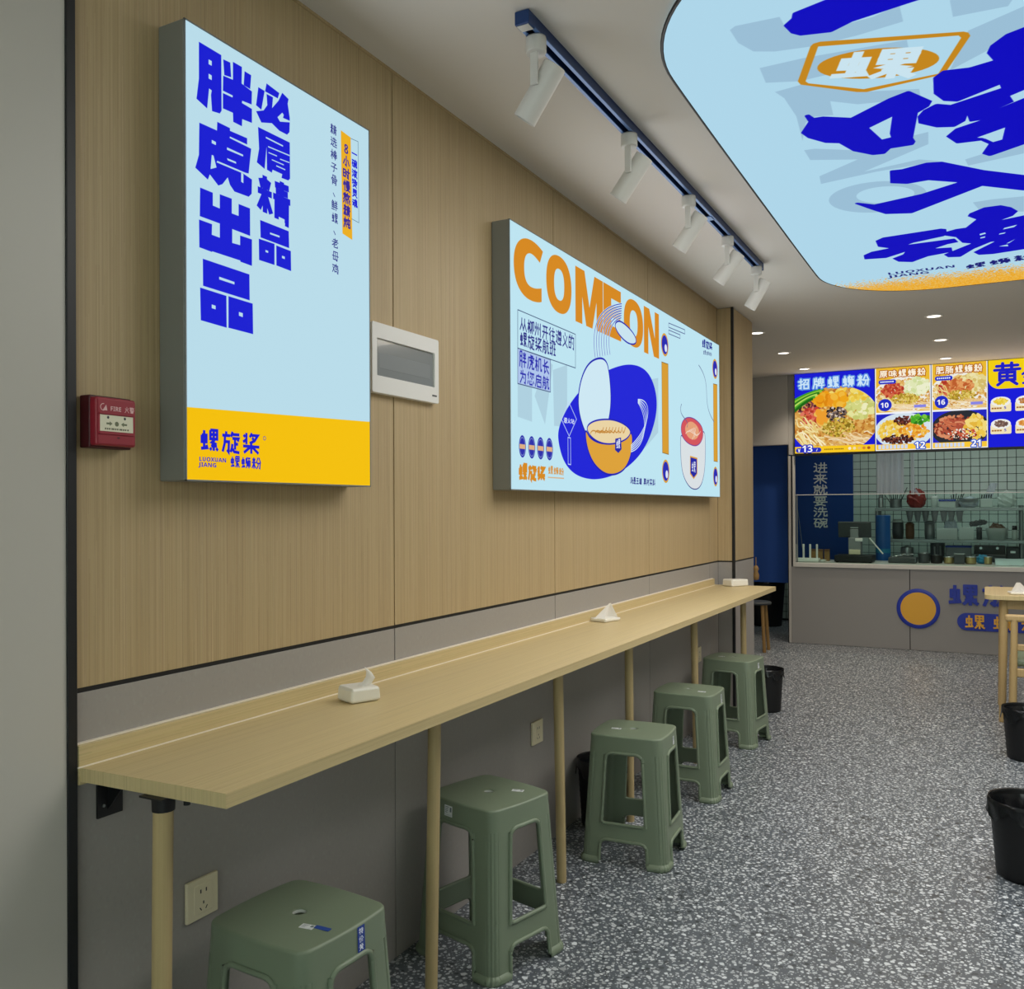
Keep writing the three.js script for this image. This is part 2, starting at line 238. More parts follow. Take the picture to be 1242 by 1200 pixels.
{
  const wallWood = tex(streaks([184, 161, 120], 0.075, 11, true, 2600), true, [1, 1]);
  const deskWood = tex(streaks([206, 186, 138], 0.06, 12, true), true, [1, 1]);
  const deskWoodH = tex(streaks([206, 186, 138], 0.09, 13, false), true, [1, 1]);
  M.wallWood = std({ map: wallWood, roughness: 0.55 });
  M.desk = std({ map: deskWood, roughness: 0.42 });
  M.deskSide = std({ map: deskWoodH, roughness: 0.45 });
  M.legWood = std({ map: tex(streaks([188, 167, 120], 0.10, 14, true), true, [3, 1]), roughness: 0.4 });
  M.chairWood = std({ map: tex(streaks([186, 158, 108], 0.10, 15, true), true, [3, 1]), roughness: 0.45 });
  // grey wall board: fine mottle
  const S = 512, k = canvas(S, S), c = k.getContext('2d'), r = rng(21); c.fillStyle = 'rgb(160,155,150)'; c.fillRect(0, 0, S, S);
  for (let i = 0; i < 9000; i++) { const v = r() > 0.5 ? 175 : 138; c.fillStyle = `rgba(${v},${v},${v},.16)`; c.fillRect(r() * S, r() * S, 1 + r() * 2, 1 + r() * 4); }
  M.greyBoard = std({ map: tex(k, true, [1, 1]), roughness: 0.45 });
  // terrazzo, two metres a side
  const T = 2048, kt = canvas(T, T), t = kt.getContext('2d'), q = rng(5);
  t.fillStyle = 'rgb(89,96,103)'; t.fillRect(0, 0, T, T);
  for (let i = 0; i < 26000; i++) { const v = 70 + q() * 70; t.fillStyle = `rgba(${v},${v + 4},${v + 8},.5)`; t.fillRect(q() * T, q() * T, 1 + q() * 3, 1 + q() * 3); }
  const cell = 16, NC = T / cell, grid = Array.from({ length: NC * NC }, () => []);
  for (let i = 0; i < 66000; i++) {
    const big = i < 26000, R = i < 1600 ? 8 + q() * 4.5 : big ? 4.4 + q() * 4 : 1.4 + q() * 2.2, x = q() * T, y = q() * T, n = 5 + Math.floor(q() * 3), a0 = q() * 6.3, el = 0.6 + q() * 0.4, rot = q() * 6.3;
    if (big || q() > 0.3) { const gx = Math.floor(x / cell), gy = Math.floor(y / cell); let hit = false; for (let dx = -2; dx <= 2 && !hit; dx++) for (let dy = -2; dy <= 2 && !hit; dy++) for (const [px, py, pr] of grid[((gy + dy + NC) % NC) * NC + (gx + dx + NC) % NC]) if (Math.hypot(px - x, py - y) < (pr + R) * 0.82) { hit = true; break; } if (hit) continue; grid[gy * NC + gx].push([x, y, R]); }
    const tone = q(), col = tone > 0.35 ? 188 + q() * 42 : tone > 0.12 ? 160 + q() * 40 : 52 + q() * 30; t.fillStyle = `rgb(${col - 6},${col - 1},${col + 3})`;
    const pts = []; for (let j = 0; j < n; j++) { const a = a0 + (j + (q() - 0.5) * 0.6) * 6.283 / n, rr = R * (0.75 + q() * 0.4), px = Math.cos(a) * rr, py = Math.sin(a) * rr * el; pts.push([px * Math.cos(rot) - py * Math.sin(rot), px * Math.sin(rot) + py * Math.cos(rot)]); }
    for (const ox of [0, -T, T]) for (const oy of [0, -T, T]) { if (x + ox < -20 || x + ox > T + 20 || y + oy < -20 || y + oy > T + 20) continue; t.beginPath(); pts.forEach((p, j) => j ? t.lineTo(x + ox + p[0], y + oy + p[1]) : t.moveTo(x + ox + p[0], y + oy + p[1])); t.fill(); }
  }
  M.terrazzo = std({ map: tex(kt, true, [0.5, 0.5]), roughness: 0.38 });
}
M.endPanel = std({ color: 0xc4c0b8, roughness: 0.4 });
M.ceiling = std({ color: 0xd9d4cc, roughness: 0.95 });
M.plainWall = std({ color: 0xb4b0aa, roughness: 0.8 });
M.dark = std({ color: 0x17181a, roughness: 0.6 });
M.trim = std({ color: 0x0d1014, roughness: 0.45 });
M.caulk = std({ color: 0xf0e6d6, roughness: 0.6 });
M.signSide = std({ color: 0x83847f, roughness: 0.45, metalness: 0.1 });
M.white = std({ color: 0xe9e8e4, roughness: 0.45 });
M.lampWhite = std({ color: 0xcbc9c3, roughness: 0.4 });
M.blueRail = std({ color: 0x1b3c72, roughness: 0.35, metalness: 0.25 });
M.blueLip = std({ color: 0x5478b0, roughness: 0.35, metalness: 0.25 });
M.green = std({ color: 0x7c8a74, roughness: 0.42 });
M.greenDeep = std({ color: 0x5f765c, roughness: 0.42 });
M.cream = std({ color: 0xe6dcbc, roughness: 0.4 });
M.black = std({ color: 0x0a0b0e, roughness: 0.5 });
M.blackGloss = new THREE.MeshPhysicalMaterial({ color: 0x0b0d10, roughness: 0.28, side: THREE.DoubleSide });
M.film = new THREE.MeshPhysicalMaterial({ color: 0x15171a, roughness: 0.22, side: THREE.DoubleSide });
M.red = std({ color: 0x9a2233, roughness: 0.45 });
M.redDark = std({ color: 0x4a1018, roughness: 0.5 });
M.steel = std({ color: 0xb9bdbd, roughness: 0.3, metalness: 0.9 });
M.steelDull = std({ color: 0x8d9393, roughness: 0.45, metalness: 0.8 });
M.brass = std({ color: 0xb0a070, roughness: 0.4, metalness: 0.7 });
M.blueCloth = std({ color: 0x103f88, roughness: 0.85 });
M.blueInk = std({ color: 0x2036a4, roughness: 0.4 });
M.goldInk = std({ color: 0xe8ae3a, roughness: 0.4 });
M.tile = std({ color: 0xc2d3cb, roughness: 0.25 });
M.grout = std({ color: 0x2c3a38, roughness: 0.9 });
M.counter = std({ color: 0x92908e, roughness: 0.5 });
M.counterTop = std({ color: 0xd0cec8, roughness: 0.35 });
M.glass = new THREE.MeshPhysicalMaterial({ color: 0xf2fbf8, roughness: 0.02, ior: 1.12, transmission: 1, thickness: 0, side: THREE.DoubleSide });
M.plasticClear = new THREE.MeshPhysicalMaterial({ color: 0xe6eef8, roughness: 0.18, transmission: 0.55, thickness: 0, side: THREE.DoubleSide });
M.stripFilm = new THREE.MeshPhysicalMaterial({ color: 0xf0f5ff, roughness: 0.25, transmission: 0.3, thickness: 0, side: THREE.DoubleSide });
M.plasticMilky = new THREE.MeshPhysicalMaterial({ color: 0xe4eee8, roughness: 0.4, transmission: 0.4, thickness: 0, side: THREE.DoubleSide });
M.paper = new THREE.MeshPhysicalMaterial({ color: 0xf4f2ee, roughness: 0.95, transmission: 0.3, thickness: 0, side: THREE.DoubleSide });
M.wrap = new THREE.MeshPhysicalMaterial({ color: 0xece9df, roughness: 0.4, clearcoat: 0.3, side: THREE.DoubleSide });
M.smoked = new THREE.MeshPhysicalMaterial({ color: 0x8b9092, roughness: 0.12, clearcoat: 0.6, side: THREE.DoubleSide });
M.blueJar = new THREE.MeshPhysicalMaterial({ color: 0x1f6fc4, roughness: 0.35, transmission: 0.25, thickness: 0, side: THREE.DoubleSide });
M.brown = std({ color: 0x6b4a30, roughness: 0.6 });
M.brownTile = std({ color: 0x8a6a3a, roughness: 0.6 });
M.packRed = std({ color: 0x8e2f2a, roughness: 0.35 });
M.lidBlue = std({ color: 0x24409a, roughness: 0.5 });
M.teal = std({ color: 0x2d8fb6, roughness: 0.5 });
M.grey = std({ color: 0x7c8284, roughness: 0.5 });
M.greyDark = std({ color: 0x3a3f42, roughness: 0.5 });
M.paleRing = std({ color: 0xd8dcd6, roughness: 0.35 });
function glowPrint(k, gain) { const t = tex(k); return new THREE.MeshPhysicalMaterial({ color: 0x0c0c0c, map: t, emissive: 0xffffff, emissiveMap: t, emissiveIntensity: gain, roughness: 0.8, specularIntensity: 0.15, side: THREE.DoubleSide }); }

// ------------------------------------------------------------------ prints on the light boxes
function poly(c, pts, fill, holes = []) {
  c.fillStyle = fill; c.beginPath();
  for (const ring of [pts, ...holes]) { ring.forEach((p, i) => i ? c.lineTo(...p) : c.moveTo(...p)); c.closePath(); }
  c.fill('evenodd');
}
const quad = (tl, tr, br, bl) => (a, b) => [0, 1].map((i) => (tl[i] * (1 - a) + tr[i] * a) * (1 - b) + (bl[i] * (1 - a) + br[i] * a) * b);
const S1 = { x: 0.075, z0: -1.285, z1: -1.895, y0: 1.330, y1: 2.258 };
const S2 = { x: 0.070, z0: -2.680, z1: -5.368, y0: 1.335, y1: 2.252 };
const CP = { x0: 0.70, x1: 2.70, z0: -1.90, z1: -5.60 };
const INK = '#1b20d8';

function sign1Print() {
  const W = 900, H = Math.round(900 * (S1.y1 - S1.y0) / (S1.z0 - S1.z1)), k = canvas(W, H), c = k.getContext('2d');
  const P = (u, v) => { const p = atX(u, v, S1.x); return [(S1.z0 - p.z) / (S1.z0 - S1.z1) * W, (S1.y1 - p.y) / (S1.y1 - S1.y0) * H]; };
  const from = (x0, y0, s) => (list) => list.map(([a, b]) => P(x0 + a / s, y0 + b / s));
  c.fillStyle = '#bfe3f1'; c.fillRect(0, 0, W, H);
  const a = P(225.5, 495), b = P(450, 513); poly(c, [[0, a[1]], [W, b[1]], [W, H], [0, H]], '#fcc608');
  const A = from(225, 40, 5.457), B = from(225, 200, 5.457);
  poly(c, A([[82, 45], [232, 135], [234, 505], [222, 524], [170, 508], [163, 400], [168, 370], [150, 357], [137, 490], [66, 425], [82, 290]]), INK, [A([[147, 163], [168, 174], [168, 206], [147, 195]]), A([[147, 258], [168, 270], [168, 302], [147, 290]])]);
  poly(c, A([[245, 163], [292, 185], [298, 283], [252, 268]]), INK); poly(c, A([[388, 243], [432, 270], [425, 362], [382, 335]]), INK);
  poly(c, A([[245, 272], [310, 300], [310, 180], [370, 215], [368, 325], [437, 378], [435, 465], [372, 440], [370, 455], [437, 495], [437, 588], [372, 562], [370, 610], [312, 580], [310, 520], [243, 490], [243, 388], [307, 418], [309, 405], [243, 372]]), INK);
  poly(c, A([[85, 585], [203, 638], [205, 580], [290, 622], [290, 640], [405, 690], [405, 732], [290, 678], [288, 688], [432, 760], [415, 925], [395, 920], [205, 840], [200, 850], [378, 925], [437, 965], [435, 1060], [415, 1080], [320, 1045], [290, 1000], [275, 950], [240, 995], [212, 1005], [155, 930], [142, 965], [58, 885], [82, 800]]), INK,
    [A([[168, 700], [196, 714], [196, 735], [168, 722]]), A([[270, 750], [378, 800], [378, 812], [270, 766]]), A([[270, 822], [330, 847], [332, 860], [275, 837]]), A([[168, 800], [180, 805], [200, 885], [160, 895]]), A([[365, 920], [380, 927], [380, 990], [365, 980]])]);
  poly(c, B([[90, 145], [175, 180], [175, 265], [222, 285], [222, 190], [302, 220], [302, 318], [348, 335], [348, 255], [424, 285], [425, 468], [305, 422], [305, 515], [358, 530], [358, 465], [437, 492], [437, 668], [360, 640], [360, 632], [170, 570], [170, 575], [85, 543], [83, 358], [170, 390], [168, 460], [222, 480], [222, 385], [88, 335]]), INK);
  const pin = (t, th, l, lh, r, rh) => { poly(c, B(t), INK, [B(th)]); poly(c, B(l), INK, [B(lh)]); poly(c, B(r), INK, [B(rh)]); };
  pin([[108, 620], [420, 725], [422, 898], [110, 800]], [[218, 740], [320, 775], [320, 792], [218, 758]], [[90, 812], [266, 868], [268, 1080], [95, 1030]], [[168, 925], [194, 933], [194, 958], [168, 950]], [[280, 870], [442, 920], [445, 1123], [280, 1080]], [[350, 975], [376, 983], [376, 1010], [350, 1000]]);
  pin([[492, 362], [683, 438], [686, 550], [495, 478]], [[558, 445], [622, 468], [622, 480], [558, 457]], [[483, 487], [588, 522], [588, 662], [485, 628]], [[528, 562], [546, 568], [546, 582], [528, 576]], [[600, 532], [697, 570], [699, 703], [601, 665]], [[638, 600], [657, 607], [657, 624], [638, 616]]);
  poly(c, A([[480, 350], [522, 375], [500, 500], [465, 470]]), INK); poly(c, A([[535, 325], [620, 390], [610, 425], [525, 378]]), INK);
  poly(c, A([[535, 395], [578, 418], [572, 490], [615, 440], [640, 388], [682, 430], [676, 460], [690, 555], [690, 575], [645, 555], [650, 535], [640, 520], [608, 550], [625, 580], [690, 585], [688, 650], [672, 667], [620, 640], [570, 590], [500, 585], [465, 510], [515, 505], [540, 470]]), INK);
  poly(c, A([[478, 615], [690, 720], [692, 960], [680, 972], [635, 955], [640, 930], [575, 900], [570, 920], [538, 900], [535, 745], [522, 895], [470, 850], [485, 760]]), INK,
    [A([[530, 680], [645, 738], [645, 748], [530, 690]]), A([[545, 742], [690, 803], [690, 811], [545, 750]]), A([[548, 782], [605, 806], [605, 813], [548, 789]]), A([[625, 826], [688, 850], [688, 857], [625, 833]]), A([[570, 830], [650, 865], [650, 872], [570, 837]]), A([[600, 870], [660, 897], [660, 905], [600, 878]])]);
  { const q = B([[475, 50], [695, 130], [692, 400], [478, 290]]); const f = quad(q[0], q[1], q[2], q[3]); c.strokeStyle = INK; inkGlyph(c, '精', (x, y) => f(x, y), 21, 'butt'); }
  // small vertical lines of text
  const col = (text, u0, v0, u1, v1, size, width, color) => { const p = P(u0, v0), q = P(u1, v1), n = text.length; c.strokeStyle = color; [...text].forEach((ch, i) => { const t = n > 1 ? i / (n - 1) : 0, x = p[0] + (q[0] - p[0]) * t, y = p[1] + (q[1] - p[1]) * t; if (ch === '8') { c.fillStyle = color; c.font = `bold ${size * 1.35}px sans-serif`; c.textAlign = 'center'; c.fillText('8', x, y + size * 0.5); } else inkGlyph(c, ch, (a, b) => [x + (a - 0.5) * size, y + (b - 0.5) * size], width, 'square'); }); };
  const bar = [[414, 157], [426, 166], [428, 291], [416, 283]].map((p) => P(...p)); poly(c, bar, '#f2b422');
  c.strokeStyle = '#4a6a86'; c.lineWidth = 2; const fr = [[426, 167], [435, 171], [436, 270], [427, 265]].map((p) => P(...p)); c.beginPath(); fr.forEach((p, i) => i ? c.lineTo(...p) : c.moveTo(...p)); c.stroke();
  col('精选棒子骨、鲜螺、老母鸡', 405, 156, 407.5, 326, 33, 3.4, '#2c2f86');
  col('8小时慢熬精炖', 420.5, 180, 421.5, 270, 36, 6, '#3a2a9c');
  col('一碗滚烫灵魂', 430.6, 186, 431.2, 246, 28, 5, INK);
  // maker's lettering on the yellow band
  const g = quad(P(240, 522), P(317, 528), P(317, 553), P(240, 547)); c.strokeStyle = INK;
  ['螺', '旋', '桨'].forEach((ch, i) => inkGlyph(c, ch, (x, y) => g((i + 0.06 + x * 0.82) / 3, y), 9.5, 'butt'));
  const g2 = quad(P(278, 555), P(317, 557), P(317, 571), P(278, 568)); ['螺', '蛳', '粉'].forEach((ch, i) => inkGlyph(c, ch, (x, y) => g2((i + 0.05 + x * 0.86) / 3, y), 4.6));
  c.fillStyle = INK; c.textAlign = 'left';
  for (const [s, u, v, w] of [['LUOXUAN', 240, 560.5, 34], ['JIANG', 240, 567.5, 22]]) { const p = P(u, v), q = P(u + w, v); c.font = 'bold 17px sans-serif'; c.save(); c.translate(...p); c.scale((q[0] - p[0]) / c.measureText(s).width, 1); c.fillText(s, 0, 0); c.restore(); }
  c.strokeStyle = INK; c.lineWidth = 1.5; { const p = P(320.5, 533); c.beginPath(); c.arc(p[0], p[1], 6, 0, 7); c.stroke(); }
  return k;
}

function sign2Print() {
  const W = 2048, H = Math.round(2048 * (S2.y1 - S2.y0) / (S2.z0 - S2.z1)), k = canvas(W, H), c = k.getContext('2d');
  const P = (u, v) => { const p = atX(u, v, S2.x); return [(S2.z0 - p.z) / (S2.z0 - S2.z1) * W, (S2.y1 - p.y) / (S2.y1 - S2.y0) * H]; };
  const F = (a, b) => P(580 + a / 3.159, 240 + b / 3.159);
  const ring = (list) => list.map((p) => F(...p));
  c.fillStyle = '#c3ebf8'; c.fillRect(0, 0, W, H);
  const smooth = (list, fill, stroke, lw) => { const p = ring(list), n = p.length; c.beginPath(); c.moveTo((p[n - 1][0] + p[0][0]) / 2, (p[n - 1][1] + p[0][1]) / 2); for (let i = 0; i < n; i++) { const q = p[(i + 1) % n]; c.quadraticCurveTo(p[i][0], p[i][1], (p[i][0] + q[0]) / 2, (p[i][1] + q[1]) / 2); } c.closePath(); if (fill) { c.fillStyle = fill; c.fill(); } if (stroke) { c.strokeStyle = stroke; c.lineWidth = lw; c.stroke(); } };
  // grey ghost letters low on the left
  for (const g of [[[150, 640], [205, 650], [205, 860], [150, 840]], [[215, 760], [255, 870], [285, 640], [260, 620]], [[285, 660], [340, 640], [340, 880], [290, 875]], [[640, 700], [690, 690], [690, 900], [640, 960]]]) poly(c, ring(g), '#b3d6e6');
  // COME ON
  c.fillStyle = '#dc8d1f'; c.textAlign = 'left';
  const yT = F(190, 146)[1] + 7, yB = F(205, 397)[1] - 7;
  for (const [ch, a0, a1] of [['C', 133, 248], ['O', 258, 358], ['M', 370, 478], ['E', 478, 548], ['O', 556, 632], ['N', 633, 693]]) {
    const x0 = F(a0, 380)[0], x1 = F(a1, 420)[0], _ = 0; c.font = 'bold 300px sans-serif'; const m = c.measureText(ch), l = m.actualBoundingBoxLeft, w = m.actualBoundingBoxRight + l, hh = m.actualBoundingBoxAscent + m.actualBoundingBoxDescent;
    c.save(); c.translate(x0 + 7, yB); c.scale((x1 - x0 - 14) / w, (yB - yT) / hh); c.strokeStyle = '#dc8d1f'; c.lineWidth = 15; c.lineJoin = 'miter'; c.fillText(ch, l, -m.actualBoundingBoxDescent); c.strokeText(ch, l, -m.actualBoundingBoxDescent); c.restore();
  }
  // framed lines of text
  const frame = (pts, fill) => { const p = ring(pts); if (fill) poly(c, p, fill); c.strokeStyle = '#33456e'; c.lineWidth = 2.2; c.beginPath(); p.forEach((q, i) => i ? c.lineTo(...q) : c.moveTo(...q)); c.closePath(); c.stroke(); };
  frame([[150, 427], [372, 522], [372, 652], [150, 575]]); frame([[150, 575], [276, 620], [276, 745], [150, 712]], '#b3cbf2');
  const line = (text, tl, tr, br, bl, wd, color = '#2a2c86') => { const g = quad(F(...tl), F(...tr), F(...br), F(...bl)); c.strokeStyle = color; const n = [...text].length; [...text].forEach((ch, i) => inkGlyph(c, ch, (x, y) => g((i + 0.06 + x * 0.86) / n, y), wd)); };
  line('从柳州开往遵义的', [157, 452], [368, 528], [368, 585], [157, 503], 4.2);
  line('螺旋桨航班', [157, 512], [298, 556], [298, 610], [157, 563], 4.4);
  line('胖虎机长', [155, 585], [272, 625], [272, 678], [155, 645], 4.8, '#2c2fb0'); line('为您启航', [155, 655], [272, 688], [272, 737], [155, 708], 4.4, '#2c2fb0');
  // blue disc, station sign, noodles and bowl
  smooth([[305, 940], [306, 880], [345, 795], [410, 715], [500, 655], [590, 632], [655, 665], [686, 755], [682, 850], [640, 965], [565, 1045], [470, 1085], [385, 1075], [330, 1025]], '#1c22dc');
  const edge = '#1b1fb4';
  smooth([[378, 800], [392, 690], [430, 620], [490, 610], [505, 690], [510, 800], [490, 900], [450, 950], [410, 910]], '#d3eefa', edge, 6);
  smooth([[408, 880], [430, 930], [500, 950], [575, 900], [592, 905], [588, 985], [560, 1050], [500, 1070], [445, 1030], [415, 960]], '#e3a63a', edge, 6);
  smooth([[408, 880], [450, 850], [530, 850], [590, 890], [570, 930], [500, 950], [440, 930]], '#f0d9a8', edge, 5);
  c.strokeStyle = '#c98a3a'; c.lineWidth = 4; for (let i = 0; i < 8; i++) { c.beginPath(); c.moveTo(...F(430 + i * 18, 905)); c.bezierCurveTo(...F(440 + i * 16, 870), ...F(470 + i * 12, 930), ...F(480 + i * 12, 880)); c.stroke(); }
  poly(c, ring([[525, 925], [547, 920], [549, 965], [537, 980], [524, 968]]), '#2026a8'); line('螺', [528, 930], [545, 927], [545, 962], [528, 962], 4, '#eef4ff');
  for (const [col, lw] of [['#d3eefa', 7], [edge, 2.6]]) for (let i = 0; i < 7; i++) { const f = i / 6, m = (a, b) => F(a[0] + (b[0] - a[0]) * f, a[1] + (b[1] - a[1]) * f); c.strokeStyle = col; c.lineWidth = lw; c.beginPath(); c.moveTo(...m([448, 612], [505, 600])); c.bezierCurveTo(...m([432, 500], [492, 520]), ...m([452, 415], [508, 470]), ...m([550, 404], [548, 458])); c.stroke(); }
  smooth([[520, 480], [545, 465], [600, 520], [608, 560], [575, 560], [535, 520]], '#cfeaf6', edge, 5);
  c.strokeStyle = '#dff3fb'; c.lineWidth = 4; for (let i = 0; i < 5; i++) { c.beginPath(); const a = [F(585, 975 - i * 6), F(640 + i * 5, 960 - i * 20), F(655 + i * 4, 850 - i * 20), F(612, 785 - i * 3)]; c.moveTo(...a[0]); c.bezierCurveTo(...a[1], ...a[2], ...a[3]); c.stroke(); }
  { const d = ring([[346, 782], [376, 850], [348, 915], [318, 850]]); c.strokeStyle = '#c9dcff'; c.lineWidth = 3; c.beginPath(); d.forEach((q, i) => i ? c.lineTo(...q) : c.moveTo(...q)); c.closePath(); c.stroke(); const s = ring([[343, 920], [353, 922], [354, 1025], [344, 1023]]); c.beginPath(); s.forEach((q, i) => i ? c.lineTo(...q) : c.moveTo(...q)); c.closePath(); c.stroke(); }
  line('遵义站', [326, 842], [368, 850], [368, 868], [326, 862], 3, '#dbe6ff');
  // four round seals, wordmark, slogan
  for (const a of [168, 204, 238, 272]) { const e = F(a, 955 + (a - 168) * 0.1), rx = 13.2 * (F(a + 1, 955)[0] - F(a, 955)[0]), ry = 43 * (F(a, 956)[1] - F(a, 955)[1]); c.fillStyle = '#2b2fae'; c.beginPath(); c.ellipse(e[0], e[1], rx, ry, 0, 0, 7); c.fill(); c.strokeStyle = '#8fa0d8'; c.lineWidth = 2; c.beginPath(); c.ellipse(e[0], e[1], rx * 0.8, ry * 0.8, 0, 0, 7); c.stroke(); c.fillStyle = '#e3b488'; c.fillRect(e[0] - rx * 0.85, e[1] - ry * 0.2, rx * 1.7, ry * 0.42); }
  line('螺旋桨', [152, 1022], [258, 1035], [258, 1085], [152, 1082], 9, '#dc8d1f'); line('螺蛳粉', [266, 1030], [328, 1040], [328, 1066], [266, 1060], 3.6, '#dc9a4a'); poly(c, ring([[266, 1072], [328, 1076], [328, 1080], [266, 1076]]), '#e0b080');
  line('汤是王道', [582, 1073], [627, 1077], [627, 1100], [582, 1098], 3.4); line('真材实料', [633, 1077], [679, 1081], [679, 1106], [633, 1103], 3.4);
  // emblem ovals and gold bars
  for (const [a, b, r0, r1] of [[715, 562, 14, 44], [719, 1050, 14, 45], [908, 655, 10, 38], [910, 1070, 9, 38]]) { const e = F(a, b), sx = F(a + 1, b)[0] - F(a, b)[0], sy = F(a, b + 1)[1] - F(a, b)[1]; for (const [f, col, ox] of [[1, '#dda23c', 0], [0.82, '#262bb8', 0], [0.34, '#e6eefc', 0.28]]) { c.fillStyle = col; c.beginPath(); c.ellipse(e[0] + ox * r0 * sx, e[1] + ox * r1 * sy * 0.9, r0 * sx * f, r1 * sy * f, 0, 0, 7); c.fill(); } }
  for (const bar of [[[703, 628], [728, 637], [730, 985], [706, 978]], [[901, 712], [916, 716], [918, 1013], [903, 1010]]]) { poly(c, ring(bar), '#dda032'); const p = ring(bar); c.strokeStyle = '#7a5a20'; c.lineWidth = 2.5; c.beginPath(); p.forEach((q, i) => i ? c.lineTo(...q) : c.moveTo(...q)); c.closePath(); c.stroke(); }
  // frame marks top right
  for (const [a, b, w, h] of [[730, 478, 62, 16], [730, 505, 44, 14]]) { const p = ring([[a, b], [a + w, b + w * 0.42], [a + w, b + h + w * 0.42], [a, b + h]]); c.strokeStyle = '#4a568e'; c.lineWidth = 3; c.beginPath(); p.forEach((q, i) => i ? c.lineTo(...q) : c.moveTo(...q)); c.closePath(); c.stroke(); }
  line('螺旋桨', [858, 540], [898, 556], [898, 582], [858, 570], 6, '#232a94'); line('螺蛳粉', [862, 582], [896, 592], [896, 606], [862, 598], 2.6, '#4a568e');
  // noodle cup
  smooth([[775, 900], [776, 1000], [785, 1070], [815, 1120], [850, 1118], [868, 1060], [872, 960], [868, 880], [830, 940], [790, 930]], '#dfe6ea', '#3a3f86', 4);
  smooth([[776, 870], [795, 840], [830, 845], [862, 880], [862, 925], [840, 955], [805, 945], [780, 915]], '#d9565e', '#7a3f9a', 4);
  smooth([[788, 880], [815, 850], [850, 885], [840, 930], [805, 925]], '#eba57c');
  c.strokeStyle = '#f6d8c4'; c.lineWidth = 4; for (let i = 0; i < 5; i++) { c.beginPath(); const a = [F(795 + i * 10, 905 - i * 6), F(815 + 5 * i, 870), F(835, 940 - 10 * i), F(852 - i * 8, 895 + 8 * i)]; c.moveTo(...a[0]); c.bezierCurveTo(...a[1], ...a[2], ...a[3]); c.stroke(); }
  c.strokeStyle = '#5a6492'; c.lineWidth = 4; for (const s of [[[845, 640], [900, 720], [850, 780], [905, 860]], [[780, 790], [760, 840], [815, 850], [800, 880]]]) { c.beginPath(); c.moveTo(...F(...s[0])); c.bezierCurveTo(...F(...s[1]), ...F(...s[2]), ...F(...s[3])); c.stroke(); }
  poly(c, ring([[812, 990], [840, 998], [840, 1060], [826, 1080], [812, 1060]]), '#e2a23a'); poly(c, ring([[814, 996], [838, 1003], [838, 1058], [826, 1074], [814, 1056]]), '#2026a8'); line('螺', [817, 1012], [835, 1016], [835, 1056], [817, 1050], 4, '#eef4ff');
  return k;
}

